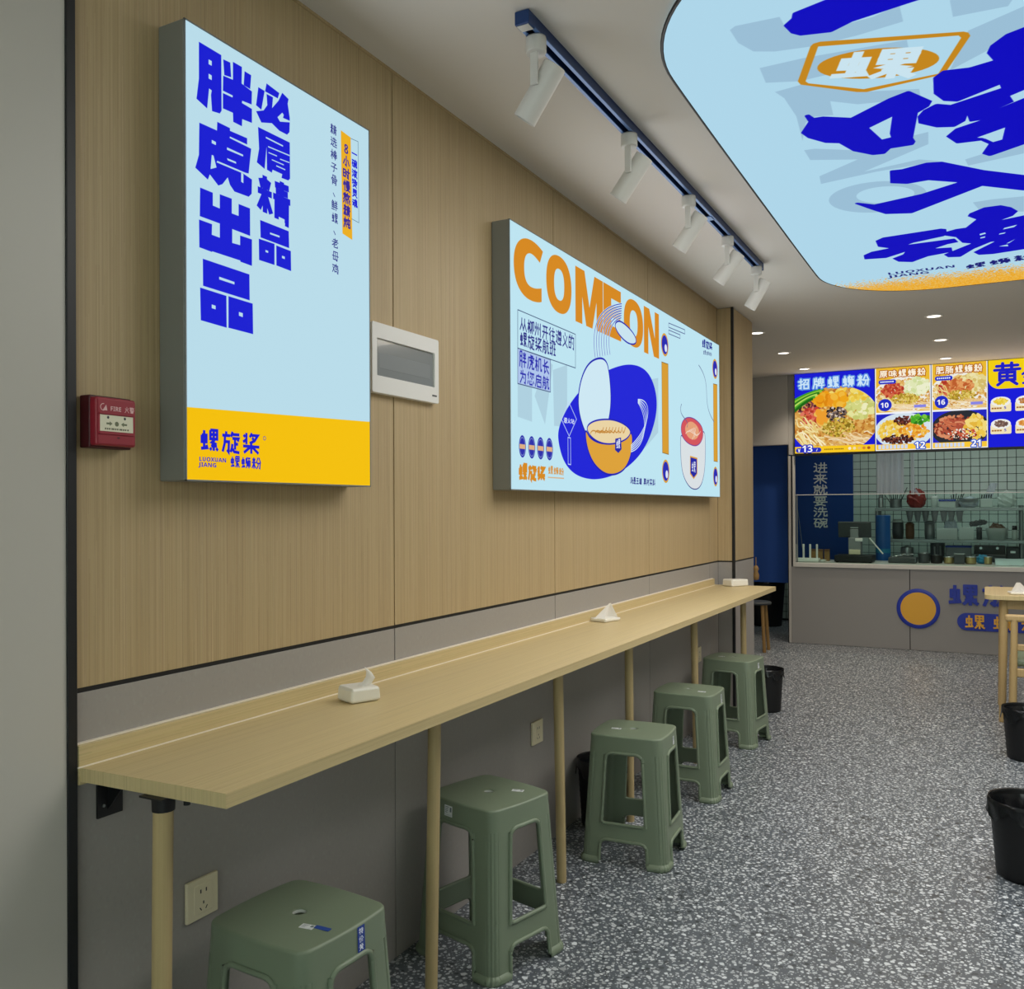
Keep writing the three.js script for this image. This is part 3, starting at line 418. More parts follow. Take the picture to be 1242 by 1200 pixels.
function ceilingPrint() {
  const W = 1100, H = Math.round(1100 * (CP.z0 - CP.z1) / (CP.x1 - CP.x0)), k = canvas(W, H), c = k.getContext('2d');
  const P = (u, v) => { const p = atY(u, v, CEIL - 0.02); return [(p.x - CP.x0) / (CP.x1 - CP.x0) * W, (CP.z0 - p.z) / (CP.z0 - CP.z1) * H]; };
  const from = (x0, y0, s) => (list) => list.map(([a, b]) => P(x0 + a / s, y0 + b / s));
  const A = from(780, 0, 2.688), B = from(950, 0, 4.2534), C = from(960, 120, 4.404), D = from(1000, 220, 5.132);
  c.fillStyle = '#b3dcf0'; c.fillRect(0, 0, W, H);
  // amber dots, denser towards the far end
  { const q = rng(91); for (let i = 0; i < 95000; i++) { const f = q(), y = H * (0.88 + 0.12 * f); if (q() > f * f * 1.5) continue; c.fillStyle = q() > 0.4 ? '#f0a81e' : '#f3c25a'; c.beginPath(); c.arc(q() * W, y, 1.5 + q() * 1.2, 0, 7); c.fill(); } }
  const ghost = '#9fc4dc';
  for (const g of [[[283, 98], [300, 85], [445, 55], [470, 100], [600, 95], [750, 55], [835, 15], [848, 70], [700, 115], [560, 150], [430, 168], [360, 168], [310, 140]], [[380, 222], [520, 190], [860, 130], [870, 180], [510, 265], [400, 270]], [[430, 300], [520, 275], [700, 300], [900, 290], [905, 320], [700, 340], [610, 330], [620, 375], [690, 370], [560, 380], [530, 400], [520, 460], [500, 380], [460, 320]],
    [[525, 490], [560, 485], [690, 490], [930, 430], [930, 470], [720, 560], [900, 520], [970, 525], [760, 560], [580, 600], [575, 575], [700, 520], [545, 522]], [[1075, 660], [1140, 650], [1242, 640], [1242, 690], [1100, 690]], [[1000, 0], [1210, -10], [1190, 20], [1010, 55]], [[1060, 100], [1242, 20], [1242, 100], [1150, 150], [1000, 230]], [[1050, 520], [1242, 460], [1242, 500], [1060, 540]]]) poly(c, A(g), ghost);
  const ell = (f, cx, cy, rx, ry, rot, n = 40) => { const o = []; for (let i = 0; i < n; i++) { const a = i / n * 6.2832, x = Math.cos(a) * rx, y = Math.sin(a) * ry; o.push([cx + x * Math.cos(rot) - y * Math.sin(rot), cy + x * Math.sin(rot) + y * Math.cos(rot)]); } return f(o); };
  poly(c, ell(A, 765, 642, 160, 50, -0.08), ghost, [ell(A, 790, 635, 95, 27, -0.06)]);
  const ink = '#0a06c4', amber = '#c98a1c';
  const brush = (pts, holes = []) => { poly(c, pts, ink, holes); c.strokeStyle = ink; c.lineJoin = 'round'; c.lineWidth = 9; c.beginPath(); pts.forEach((p, i) => i ? c.lineTo(...p) : c.moveTo(...p)); c.closePath(); c.stroke(); };
  brush(B([[20, 130], [60, 95], [65, 70], [240, 0], [900, -200], [1300, -190], [670, 0], [350, 105], [245, 158], [95, 175], [55, 165]]));
  poly(c, B([[75, 420], [140, 240], [155, 225], [190, 215], [930, 163], [955, 168], [965, 185], [840, 370], [800, 390], [430, 475], [380, 475], [90, 437]]), amber, [B([[115, 420], [180, 240], [905, 183], [918, 195], [800, 380], [415, 460], [130, 430]])]);
  poly(c, ell(B, 490, 326, 316, 76, -0.085), amber);
  { const q = B([[300, 282], [722, 252], [660, 392], [248, 402]]), g = quad(...q); c.strokeStyle = '#cfeaf6'; inkGlyph(c, '螺', g, 15, 'square'); }
  brush(C([[65, 180], [105, 120], [85, 90], [112, 108], [165, 100], [320, 107], [530, 0], [620, -35], [735, 15], [720, 40], [660, 75], [635, 210], [648, 230], [640, 243], [520, 262], [490, 290], [440, 295], [340, 275], [265, 232], [190, 230], [100, 205]]), [C([[415, 155], [538, 95], [525, 185], [532, 205], [483, 217]])]);
  brush(B([[1242, 148], [1500, 60], [1620, 80], [1560, 200], [1242, 240], [1242, 330], [1600, 230], [1620, 330], [1400, 420], [1560, 470], [1500, 600], [1242, 740], [1070, 800], [1040, 790], [1075, 740], [1030, 720], [905, 735], [855, 702], [900, 665], [1080, 605], [975, 622], [962, 585], [1065, 533], [940, 583], [925, 625], [880, 650], [800, 652], [712, 632], [708, 600], [735, 570], [790, 542], [860, 548], [1142, 455], [1130, 425], [900, 518], [840, 515], [792, 480], [790, 400], [830, 370], [960, 355], [1105, 312], [1068, 270], [1085, 235], [1160, 180]]), [B([[1000, 710], [1145, 658], [1130, 720], [1075, 735], [1030, 712]]), B([[1110, 560], [1190, 525], [1170, 495], [1300, 440], [1330, 470]])]);
  brush(C([[538, 385], [590, 380], [720, 345], [795, 340], [1020, 385], [1242, 412], [1600, 400], [1700, 430], [1500, 490], [1242, 485], [1020, 460], [640, 608], [510, 612], [440, 590], [350, 558], [440, 568], [700, 510], [910, 443], [735, 430], [620, 450], [540, 447]]));
  brush(D([[330, 370], [370, 352], [720, 298], [745, 300], [750, 325], [735, 340], [550, 380], [440, 418], [345, 405]]));
  brush(D([[255, 460], [300, 440], [500, 400], [800, 360], [820, 378], [760, 390], [610, 440], [690, 420], [780, 415], [785, 438], [640, 465], [570, 490], [545, 500], [470, 498], [435, 480], [500, 455], [520, 430], [380, 475], [260, 483]]));
  brush(D([[905, 215], [915, 200], [1000, 165], [1090, 153], [1150, 165], [1190, 188], [1160, 215], [1050, 255], [1242, 215], [1500, 150], [1560, 200], [1480, 300], [1600, 360], [1520, 400], [1242, 420], [1050, 450], [970, 455], [940, 440], [1080, 370], [1030, 375], [920, 420], [840, 468], [780, 470], [755, 455], [930, 385], [870, 380], [830, 345], [760, 335], [750, 320], [820, 300], [890, 290], [960, 235]]), [D([[965, 328], [1000, 318], [1005, 326], [968, 337]]), D([[970, 350], [1000, 342], [1000, 350], [970, 356]]), D([[1120, 290], [1200, 270], [1180, 285], [1110, 300]]), D([[1090, 325], [1130, 317], [1120, 325], [1085, 332]]), D([[1130, 388], [1190, 358], [1150, 384]]), D([[1085, 405], [1140, 393], [1145, 404]])]);
  const g = quad(...D([[875, 523], [1320, 440], [1340, 475], [875, 548]])); c.strokeStyle = '#171a78'; ['螺', '蛳', '粉'].forEach((ch, i) => inkGlyph(c, ch, (x, y) => g((i + 0.05 + x * 0.8) / 3, y), 7));
  { const q = D([[398, 576], [826, 530], [826, 545], [398, 595]]), w = Math.hypot(q[1][0] - q[0][0], q[1][1] - q[0][1]); c.save(); c.translate(...q[3]); c.rotate(Math.atan2(q[2][1] - q[3][1], q[2][0] - q[3][0])); c.fillStyle = '#171a78'; c.font = 'bold 40px sans-serif'; const s = 'LUOXUAN'; c.save(); c.scale(w / c.measureText(s).width, 1); c.fillText(s, 0, -22); c.restore(); c.save(); c.scale(w * 0.62 / c.measureText('JIANG').width, 1); c.fillText('JIANG', 0, 14); c.restore(); c.restore(); }
  return k;
}

// menu pictures: bowls of noodles with toppings
function blobs(c, r, n, x, y, rx, ry, size, cols) { for (let i = 0; i < n; i++) { const a = r() * 6.283, d = Math.sqrt(r()); c.fillStyle = cols[Math.floor(r() * cols.length)]; c.beginPath(); c.ellipse(x + Math.cos(a) * d * rx, y + Math.sin(a) * d * ry, size * (0.7 + r() * 0.6), size * (0.5 + r() * 0.5), r() * 3, 0, 7); c.fill(); } }
function strands(c, r, n, x, y, w, h, cols, lw) { for (let i = 0; i < n; i++) { c.strokeStyle = cols[Math.floor(r() * cols.length)]; c.lineWidth = lw * (0.7 + r() * 0.6); c.beginPath(); const x0 = x + (r() - 0.5) * w, y0 = y + (r() - 0.5) * h; c.moveTo(x0, y0); c.bezierCurveTo(x0 + w * 0.3 * r(), y0 + h * (r() - 0.3), x0 + w * 0.5 * r(), y0 + h * 0.6 * r(), x0 + w * (0.3 + 0.4 * r()), y0 + h * (0.2 + r() * 0.4)); c.stroke(); } }
function outlined(c, text, x, y, s, step, fill, edge, lw) { for (const [col, w] of [[edge, lw * 2.6], [fill, lw]]) { c.strokeStyle = col; inkText(c, text, x, y, s, s, step, 0, w, 'round'); } }
function price(c, text, x, y, size, fill = '#ffffff', edge = '#2330c4') { c.font = `bold ${size}px sans-serif`; c.textAlign = 'left'; c.lineJoin = 'round'; c.strokeStyle = edge; c.lineWidth = size * 0.22; c.strokeText(text, x, y); c.fillStyle = fill; c.fillText(text, x, y); }
function menuA() {
  const k = canvas(720, 780), c = k.getContext('2d'), r = rng(41); c.fillStyle = '#1b1ed4'; c.fillRect(0, 0, 720, 780);
  c.save(); c.beginPath(); c.ellipse(360, 470, 400, 330, -0.1, 0, 7); c.clip(); c.fillStyle = '#d8a04c'; c.fillRect(0, 0, 720, 780);
  blobs(c, r, 700, 380, 480, 400, 330, 18, ['#e0b060', '#c98a3a', '#eccb80', '#b8702c']);
  blobs(c, r, 120, 600, 330, 150, 130, 26, ['#e9e6a0', '#d6d884', '#f1efc0', '#c8cc74']);
  blobs(c, r, 60, 500, 230, 190, 60, 24, ['#f0d050', '#e8c040', '#f4dc70']);
  blobs(c, r, 90, 130, 330, 110, 70, 13, ['#5a2530', '#7a3a44', '#8a5a5a', '#3a1a22']);
  blobs(c, r, 60, 260, 260, 70, 60, 34, ['#ef9f1a', '#f0b030', '#e08a14']); blobs(c, r, 60, 390, 280, 80, 70, 34, ['#f0a81e', '#ee9820', '#f4bc40']);
  blobs(c, r, 90, 170, 440, 110, 110, 19, ['#c84434', '#d8604a', '#b03428', '#e07a60']);
  blobs(c, r, 14, 250, 430, 40, 60, 44, ['#f0a030', '#eebc58']);
  blobs(c, r, 110, 380, 410, 90, 70, 13, ['#463a38', '#6a5a54', '#d8c8bc', '#2a2224', '#8a7068']);
  blobs(c, r, 260, 400, 540, 150, 90, 11, ['#d0b040', '#a88a28', '#e4cc68', '#86701e']);
  strands(c, r, 30, 90, 560, 220, 260, ['#f2e0a0', '#e6c878', '#fbeec4'], 13);
  strands(c, r, 36, 470, 650, 420, 120, ['#f2d8a8', '#e8c48c', '#d8a868', '#f6e6c4'], 11);
  c.restore();
  c.strokeStyle = '#3d9a24'; c.lineWidth = 26; for (let i = 0; i < 6; i++) { c.strokeStyle = ['#3d9a24', '#8ac63c', '#2a7a1c', '#b8dc60', '#4aa82c', '#1f6a18'][i]; c.beginPath(); c.moveTo(-10, 300 + i * 22 - 40); c.quadraticCurveTo(110, 190 + i * 14, 270 - i * 20, 160 + i * 18); c.stroke(); }
  outlined(c, '招牌螺蛳粉', 40, 52, 96, 134, '#cfeafc', '#5a90e4', 13);
  c.fillStyle = '#fccc22'; c.fillRect(0, 716, 720, 64); c.fillStyle = '#2330c4'; c.beginPath(); c.roundRect(8, 728, 236, 46, 23); c.fill();
  price(c, '¥', 26, 768, 44); price(c, '13', 64, 770, 92); price(c, '/', 196, 764, 34);
  ['#fdeed0', '#f3e0b0', '#eec070', '#d88a3a', '#b05a24'].forEach((col, i) => { c.fillStyle = col; c.beginPath(); c.arc(500 + i * 42, 746, 14, 0, 7); c.fill(); });
  c.fillStyle = '#8a6a1a'; for (let i = 0; i < 12; i++) c.fillRect(270 + i * 14 + (i > 5 ? 10 : 0), 742, 10, 12);
  return k;
}
function menuB(seed, title, p1, p2, kind) {
  const k = canvas(470, 780), c = k.getContext('2d'), r = rng(seed);
  const W = 470; c.fillStyle = '#f4f7ff'; c.fillRect(0, 0, W, 780); c.fillStyle = '#eebc34'; c.fillRect(8, 0, W - 16, 420);
  c.save(); c.beginPath(); c.rect(8, 90, W - 16, 330); c.clip(); c.fillStyle = '#f2efe4'; c.beginPath(); c.ellipse(250, 260, 260, 170, 0, 0, 7); c.fill();
  blobs(c, r, 420, 250, 265, 240, 150, 13, ['#e0b060', '#c98a3a', '#eccb80']);
  blobs(c, r, 120, 350, 190, 110, 80, 20, kind ? ['#e8d890', '#f0e4ac', '#d8c070'] : ['#e4eab8', '#d4e0a0', '#f0f2d0']);
  blobs(c, r, 110, 150, 220, 90, 70, 14, ['#c84a34', '#d8704a', '#b23a28']); if (kind) blobs(c, r, 90, 240, 210, 110, 60, 18, ['#d88048', '#c06030', '#e6a060']);
  blobs(c, r, 170, 250, 300, 120, 50, 9, ['#d0b040', '#a88a28', '#e4cc68']); strands(c, r, 24, 230, 370, 360, 70, ['#f2d8a8', '#e8c48c', '#f6e6c4'], 9); strands(c, r, 14, 60, 260, 100, 150, ['#f2e0a0', '#e6c878'], 9);
  c.restore();
  outlined(c, title, 42, 26, 62, 80, '#fff4dc', '#b8641c', 9);
  c.fillStyle = '#2330c4'; c.beginPath(); c.roundRect(30, 112, 150, 40, 18); c.fill(); c.fillStyle = '#dfe8ff'; for (let i = 0; i < 7; i++) c.fillRect(46 + i * 17, 124, 12, 14);
  c.fillStyle = '#2330c4'; c.beginPath(); c.arc(84, 350, 58, 0, 7); c.fill(); price(c, p1, 44, 374, 66); c.fillStyle = '#8a88e8'; c.fillRect(330, 362, 100, 26);
  // lower picture
  c.fillStyle = '#2228c4'; c.fillRect(8, 436, W - 16, 336); c.save(); c.beginPath(); c.rect(8, 436, W - 16, 300); c.clip(); c.fillStyle = kind ? '#2a2c34' : '#d8e6f0'; c.beginPath(); c.ellipse(240, 600, 245, 170, 0, 0, 7); c.fill();
  if (kind) { blobs(c, r, 200, 200, 590, 170, 110, 16, ['#a84a34', '#c2694a', '#8a3424', '#d88a60']); strands(c, r, 20, 130, 560, 200, 130, ['#c86a48', '#b0503a', '#dc9068'], 20); blobs(c, r, 90, 370, 590, 90, 110, 22, ['#f0cc50', '#e8b840', '#f6dc80']); blobs(c, r, 110, 260, 650, 120, 50, 9, ['#f0e8d8', '#c84a34', '#3a2a28']); } else { blobs(c, r, 160, 140, 590, 120, 90, 15, ['#f0cc50', '#e8b838', '#f6dc80']); blobs(c, r, 110, 330, 600, 120, 80, 15, ['#f0a830', '#f4c458', '#e08a20']); blobs(c, r, 100, 190, 680, 130, 40, 12, ['#3a1a1a', '#5a2a24', '#8a4a38']); blobs(c, r, 60, 230, 500, 70, 40, 12, ['#4a2420', '#7a3a30']); blobs(c, r, 40, 380, 500, 80, 40, 22, ['#4aa82c', '#7cc83c', '#2a7a1c']); }
  c.restore(); c.fillStyle = '#fccc3a'; c.fillRect(8, 722, W - 16, 50); c.fillStyle = '#cfdcf4'; for (let i = 0; i < 8; i++) c.fillRect(26 + i * 32, 728, 24, 36); price(c, p2, 330, 768, 84, '#ffffff', '#3b62d0');
  return k;
}
function menuC() {
  const k = canvas(780, 780), c = k.getContext('2d'), r = rng(77); c.fillStyle = '#1a1edc'; c.fillRect(0, 0, 780, 780); c.fillStyle = '#f6d314'; c.beginPath(); c.roundRect(0, -80, 900, 340, 90); c.fill();
  c.strokeStyle = '#1f22c8'; inkText(c, '黄', 50, 34, 190, 190, 0, 0, 26, 'round'); inkText(c, '金', 262, 84, 140, 140, 0, 0, 20, 'round'); c.fillStyle = '#2a2a9a'; c.font = 'bold 26px sans-serif'; c.fillText('LUOXUAN', 290, 40);
  for (let row = 0; row < 2; row++) for (let col = 0; col < 4; col++) { const x = 14 + col * 190, y = 330 + row * 200; c.fillStyle = '#f5e6bc'; c.beginPath(); c.roundRect(x, y + 50, 160, 84, 12); c.fill(); c.fillStyle = '#f2f2ee'; c.beginPath(); c.ellipse(x + 80, y + 44, 76, 44, 0, 0, 7); c.fill(); blobs(c, r, 70, x + 80, y + 42, 52, 26, 9, [['#e8c83a', '#f4dc60'], ['#b07038', '#c88a50'], ['#6a5048', '#8a6a5c'], ['#d8863a', '#e6a858']][(row * 2 + col) % 4]); c.fillStyle = '#a86c2a'; for (let i = 0; i < 4; i++) c.fillRect(x + 10 + i * 20, y + 96, 16, 14); c.fillStyle = '#2330c4'; c.font = 'bold 34px sans-serif'; c.fillText('5', x + 104, y + 112); }
  return k;
}

// ------------------------------------------------------------------ the room
const ZF = 1.7, ZK = -10.42, XR = 4.0, ZC = -8.72;         // shop front, kitchen wall, right wall, counter front
const SEAMS = [-1.086, -2.105, -3.178, -4.284, -5.386, -5.58], PX = 0.100, PZ = -6.106;
{
  struct('floor', box(-1.0, XR + 0.1, -0.12, 0, ZK - 0.1, ZF + 0.1), M.terrazzo, 'grey terrazzo floor with pale stone chips', 'floor');
  struct('ceiling', box(-1.0, XR + 0.1, CEIL, CEIL + 0.12, ZK - 0.1, ZF + 0.1), M.ceiling, 'flat off-white painted ceiling', 'ceiling');
  const wl = struct('wall_left', box(-0.16, -0.014, 0, CEIL, ZF, PZ), M.dark, 'wall clad in tan wood-grain panels above a grey dado', 'wall');
  for (let i = 0; i + 1 < SEAMS.length; i++) {
    const a = SEAMS[i] - (i ? 0.0022 : 0), b = SEAMS[i + 1] + 0.0022;
    mesh('wood_panel', rbx(-0.014, 0, 0.942, CEIL - 0.004, a, b, 0.0012, 1), M.wallWood, wl);
    mesh('grey_panel', rbx(-0.014, 0, 0, 0.933, a, b, 0.0012, 1), M.greyBoard, wl);
  }
  mesh('black_trim_strip', box(-0.014, -0.001, 0.933, 0.942, SEAMS[0], -5.58), M.trim, wl);
  mesh('ceiling_bead', box(-0.002, 0.006, CEIL - 0.006, CEIL, SEAMS[0], -5.58), M.wallWood, wl);
  mesh('grey_end_panel', box(-0.014, 0.012, 0, CEIL, -1.066, ZF), M.endPanel, wl);
  const t1 = struct('trim_1', rbx(-0.012, 0.016, 0, CEIL, -1.086, -1.066, 0.002, 1), M.trim, 'black vertical trim strip where the grey panel meets the wood panelling', 'trim');
  // far pilaster: return face, black corner trim, side face
  const wp = struct('wall_pilaster', box(-0.02, PX - 0.012, 0, CEIL, -5.594, PZ), M.dark, 'shallow wood and grey pilaster beyond the long wall counter', 'wall');
  mesh('wood_panel', box(0, PX - 0.012, 0.942, CEIL - 0.004, -5.582, -5.594), M.wallWood, wp); mesh('grey_panel', box(0, PX - 0.012, 0, 0.933, -5.582, -5.594), M.greyBoard, wp); mesh('black_trim_strip', box(0, PX - 0.012, 0.933, 0.942, -5.583, -5.594), M.trim, wp);
  mesh('wood_panel', box(PX - 0.012, PX, 0.942, CEIL - 0.004, -5.600, PZ), M.wallWood, wp); mesh('grey_panel', box(PX - 0.012, PX, 0, 0.933, -5.600, PZ), M.greyBoard, wp); mesh('black_trim_strip', box(PX - 0.012, PX - 0.001, 0.933, 0.942, -5.600, PZ), M.trim, wp);
  struct('trim_2', box(PX - 0.012, PX + 0.003, 0, CEIL, -5.579, -5.600), M.trim, 'black vertical corner trim on the far pilaster', 'trim');
  struct('wall_alcove', box(-0.95, -0.85, 0, CEIL, PZ + 0.1, ZK), M.plainWall, 'side wall of the passage beside the pilaster', 'wall');
  struct('wall_passage', box(-0.95, -0.16, 0, CEIL, PZ + 0.1, PZ), M.plainWall, 'short wall behind the pilaster', 'wall');
  struct('wall_right', box(XR, XR + 0.12, 0, CEIL, ZF, ZK), M.plainWall, 'pale painted wall on the far side of the shop', 'wall');
  // unseen shop front behind the camera: glazed opening, raised to shape the daylight
  const wf = struct('wall_front', [box(-0.2, 0.5, 0, CEIL, ZF, ZF + 0.12), box(3.6, XR + 0.1, 0, CEIL, ZF, ZF + 0.12), box(0.5, 3.6, 2.3, CEIL, ZF, ZF + 0.12), box(0.5, 3.6, 0, 0.8, ZF, ZF + 0.12)], M.plainWall, 'shop front wall with a wide glazed opening', 'wall');
  const w1 = struct('window_1', [box(0.5, 0.55, 0.8, 2.3, ZF + 0.03, ZF + 0.08), box(2.02, 2.08, 0.8, 2.3, ZF + 0.03, ZF + 0.08), box(3.55, 3.6, 0.8, 2.3, ZF + 0.03, ZF + 0.08), box(0.55, 3.55, 2.25, 2.3, ZF + 0.03, ZF + 0.08)], M.trim, 'dark framed glass shop front', 'window');
  mesh('pane', box(0.55, 2.02, 0.80, 2.25, ZF + 0.052, ZF + 0.056), M.glass, w1); mesh('pane', box(2.08, 3.55, 0.80, 2.25, ZF + 0.052, ZF + 0.056), M.glass, w1);
  // partition above the kitchen doorway and the kitchen walls
  struct('wall_partition', box(-0.95, -0.166, 1.868, CEIL, ZC, ZC - 0.1), M.plainWall, 'grey wall above the kitchen doorway', 'wall');
  struct('wall_bulkhead', box(-0.166, XR, 1.772, CEIL, ZC - 0.03, ZC - 0.12), M.plainWall, 'bulkhead behind the menu light boxes', 'wall');
  const wk = struct('wall_kitchen', box(-0.95, XR, 0, CEIL, ZK, ZK - 0.1), M.grout, 'kitchen wall of small pale green square tiles with dark joints', 'wall');
  const p0 = atZ(1034, 600, ZK).x, T = 0.0822, tg = rbox(T - 0.005, T - 0.005, 0.008, 0.0015, 1);
  const y0 = 0.70; for (let j = 0; j < 14; j++) for (let i = 0; i < 21; i++) { const m = mesh('tile', tg, M.tile, wk); m.position.set(p0 + T * (i + 0.5), y0 + T * (j + 0.5), ZK + 0.003); }
  const tl = mesh('lower_tiles', merge(Array.from({ length: 9 * 8 }, (_, n) => { const g = rbox(T - 0.005, T - 0.005, 0.008, 0.0015, 1); g.translate(-0.85 + T * (n % 9 + 0.5), 0.02 + T * (Math.floor(n / 9) + 0.5), ZK + 0.003); return g; })), M.tile, wk); tl.userData.kind = 'stuff';
}

// ------------------------------------------------------------------ light boxes
function lightBox(name, S, print, gain, label) {
  const t = thing(name, label, 'light box', [0.001, S.y0, (S.z0 + S.z1) / 2]), w = S.z0 - S.z1, h = S.y1 - S.y0, d = S.x - 0.001;
  mesh('casing', rbx(0, d - 0.003, 0, h, -w / 2, w / 2, 0.003, 1), M.signSide, t);
  const f = new THREE.PlaneGeometry(w - 0.006, h - 0.006); f.rotateY(Math.PI / 2); f.translate(d, h / 2, 0);
  mesh('printed_face', f, glowPrint(print, gain), t).userData.label = 'glowing printed film';
  mesh('edge_profile', [box(d - 0.003, d + 0.001, 0, 0.003, -w / 2, w / 2), box(d - 0.003, d + 0.001, h - 0.003, h, -w / 2, w / 2), box(d - 0.003, d + 0.001, 0, h, -w / 2, -w / 2 + 0.003), box(d - 0.003, d + 0.001, 0, h, w / 2 - 0.003, w / 2)], M.grey, t);
  return t;
}
const GLOW = 0.93;
lightBox('poster_light_box', S1, sign1Print(), GLOW, 'tall narrow light box with big blue characters above a yellow band');
lightBox('poster_light_box', S2, sign2Print(), GLOW, 'wide light box with orange COMEON lettering and a blue disc');
{
  const t = thing('ceiling_light_box', 'large rounded ceiling light box with blue brush characters', 'light box', [(CP.x0 + CP.x1) / 2, CEIL, (CP.z0 + CP.z1) / 2]);
  const cx = (CP.x0 + CP.x1) / 2, cz = (CP.z0 + CP.z1) / 2, pts = roundRectPts(CP.x0 - cx, -CP.z0 + cz, CP.x1 - cx, -CP.z1 + cz, 0.6, 16);   // second value: -z
  const g = new THREE.ShapeGeometry(new THREE.Shape(pts.map((p) => new THREE.Vector2(...p)))), p = g.attributes.position, uv = g.attributes.uv;
  for (let i = 0; i < p.count; i++) { const x = p.getX(i), s = p.getY(i); uv.setXY(i, (x + cx - CP.x0) / (CP.x1 - CP.x0), 1 - (CP.z0 - (cz - s)) / (CP.z0 - CP.z1)); p.setXYZ(i, x, -0.02, -s); }
  g.computeVertexNormals();
  mesh('printed_film', g, glowPrint(ceilingPrint(), GLOW), t);
  const loop = pts.map(([x, s]) => V(x, -0.016, -s)); mesh('edge_frame', tube(loop, 0.0055, 240, 8, true), M.trim, t);
}
{
  const xs = [-0.1, 0.602, 1.063, 1.503, 2.27], prints = [menuA(), menuB(51, '原味螺蛳粉', '10', '12', 0), menuB(61, '肥肠螺蛳粉', '16', '21', 1), menuC()];
  const lab = ['blue menu board with one big noodle bowl priced 13', 'menu board with price 10 over a pale plate of noodles', 'menu board with price 16 over a dark bowl of red meat', 'menu board with yellow heading and rows of side dishes on blue'];
  prints.forEach((pr, i) => {
    const w = xs[i + 1] - xs[i], t = thing('menu_board', lab[i], 'menu board', [(xs[i] + xs[i + 1]) / 2, 1.757, ZC], 0, 'menu light boxes over the counter');
    mesh('casing', box(-w / 2, w / 2, 0, 0.762, -0.03, 0.03), M.trim, t);
    const f = new THREE.PlaneGeometry(w - 0.006, 0.74); f.translate(0, 0.39, 0.0315); mesh('printed_face', f, glowPrint(pr, 0.95), t);
  });
}

// ------------------------------------------------------------------ recessed downlights
{
  const glow = new THREE.MeshStandardMaterial({ color: 0xffffff, emissive: 0xfff4e2, emissiveIntensity: 3 });
  const make = () => { const t = thing('downlight', 'small round recessed downlight in the ceiling in front of the menu boards', 'downlight', [0, CEIL, 0], 0, 'recessed ceiling downlights'); mesh('trim_ring', lathe([[0.040, -0.001], [0.046, -0.006], [0.056, -0.004], [0.058, 0]], 28), M.white, t); const d = new THREE.CircleGeometry(0.041, 28); d.rotateX(Math.PI / 2); d.translate(0, -0.003, 0); mesh('lens', d, glow, t); return t; };
  for (const z of [-6.49, -7.44, -8.38]) for (const x of [0.046, 1.19]) {
    const t = make(); t.position.set(x, CEIL, z);
    const s = new THREE.SpotLight(0xfff0dc, L.down * 6, 0, 0.95, 0.7, 2); s.position.set(x, CEIL - 0.03, z); s.target.position.set(x, 0, z); s.castShadow = true; s.shadow.radius = 2; scene.add(s, s.target);
  }
}

// ------------------------------------------------------------------ track with five spotlights
{
  const x = 0.468, za = -2.022, zb = -4.665, t = thing('lighting_track', 'blue lighting track fixed to the ceiling above the wall counter', 'lighting track', [x, CEIL, 0]);
  mesh('rail', [box(-0.018, 0.018, -0.006, 0, za, zb), box(-0.018, -0.011, -0.03, -0.004, za, zb), box(0.011, 0.018, -0.03, -0.004, za, zb)], M.blueRail, t);
  mesh('rail_lip', [box(-0.019, -0.0095, -0.033, -0.0295, za, zb), box(0.0095, 0.019, -0.033, -0.0295, za, zb)], M.blueLip, t);
  mesh('groove', box(-0.004, 0.004, -0.016, -0.005, za - 0.03, zb), M.trim, t);
  mesh('end_cap', rbx(-0.02, 0.02, -0.036, -0.001, za + 0.022, za - 0.016, 0.003), M.blueRail, t); mesh('end_plate', box(-0.016, 0.016, -0.0375, -0.0355, za + 0.016, za - 0.012), M.lampWhite, t); mesh('end_cap', rbx(-0.02, 0.02, -0.036, -0.001, zb + 0.012, zb - 0.006, 0.003), M.blueRail, t);
  mesh('joint_clip', rbx(-0.014, 0.014, -0.036, -0.03, -3.70, -3.75, 0.002), M.blueLip, t);
  const make = (label, tilt) => {
    const s = thing('track_spotlight', label, 'spotlight', [x, CEIL - 0.034, 0], 0, 'spotlights on the track');
    mesh('adapter', [lathe([[0, 0.001], [0.026, 0.001], [0.027, -0.004], [0.027, -0.036], [0.024, -0.042], [0, -0.042]], 24)], M.lampWhite, s);
    mesh('arm', [rbx(-0.011, 0.011, -0.126, -0.04, 0.008, 0.015, 0.002), rod([0, -0.114, 0.015], [0.004, -0.114, -0.012], 0.009)], M.lampWhite, s);
    const b = lathe([[0, 0.060], [0.028, 0.060], [0.031, 0.057], [0.031, -0.094], [0.0285, -0.0945], [0.027, -0.092], [0.026, -0.065]], 32); b.rotateZ(-tilt - 0.13); b.translate(0.008, -0.118, -0.024); mesh('lamp_body', b, M.lampWhite, s);
    const l = new THREE.CircleGeometry(0.0262, 24); l.rotateX(Math.PI / 2); l.translate(0, -0.07, 0); l.rotateZ(-tilt - 0.13); l.translate(0.008, -0.118, -0.024); mesh('lens', l, M.greyDark, s);
    return s;
  };
  [[-2.082, 'white track spotlight next to the near end of the blue track', 0.50], [-2.765, 'second white track spotlight along the blue track', 0.52], [-3.425, 'middle white track spotlight of the five on the blue track', 0.50], [-4.02, 'fourth white track spotlight along the blue track', 0.54], [-4.59, 'white track spotlight at the pilaster end of the blue track', 0.42]].forEach(([z, l, a]) => { make(l, a).position.z = z; });
}

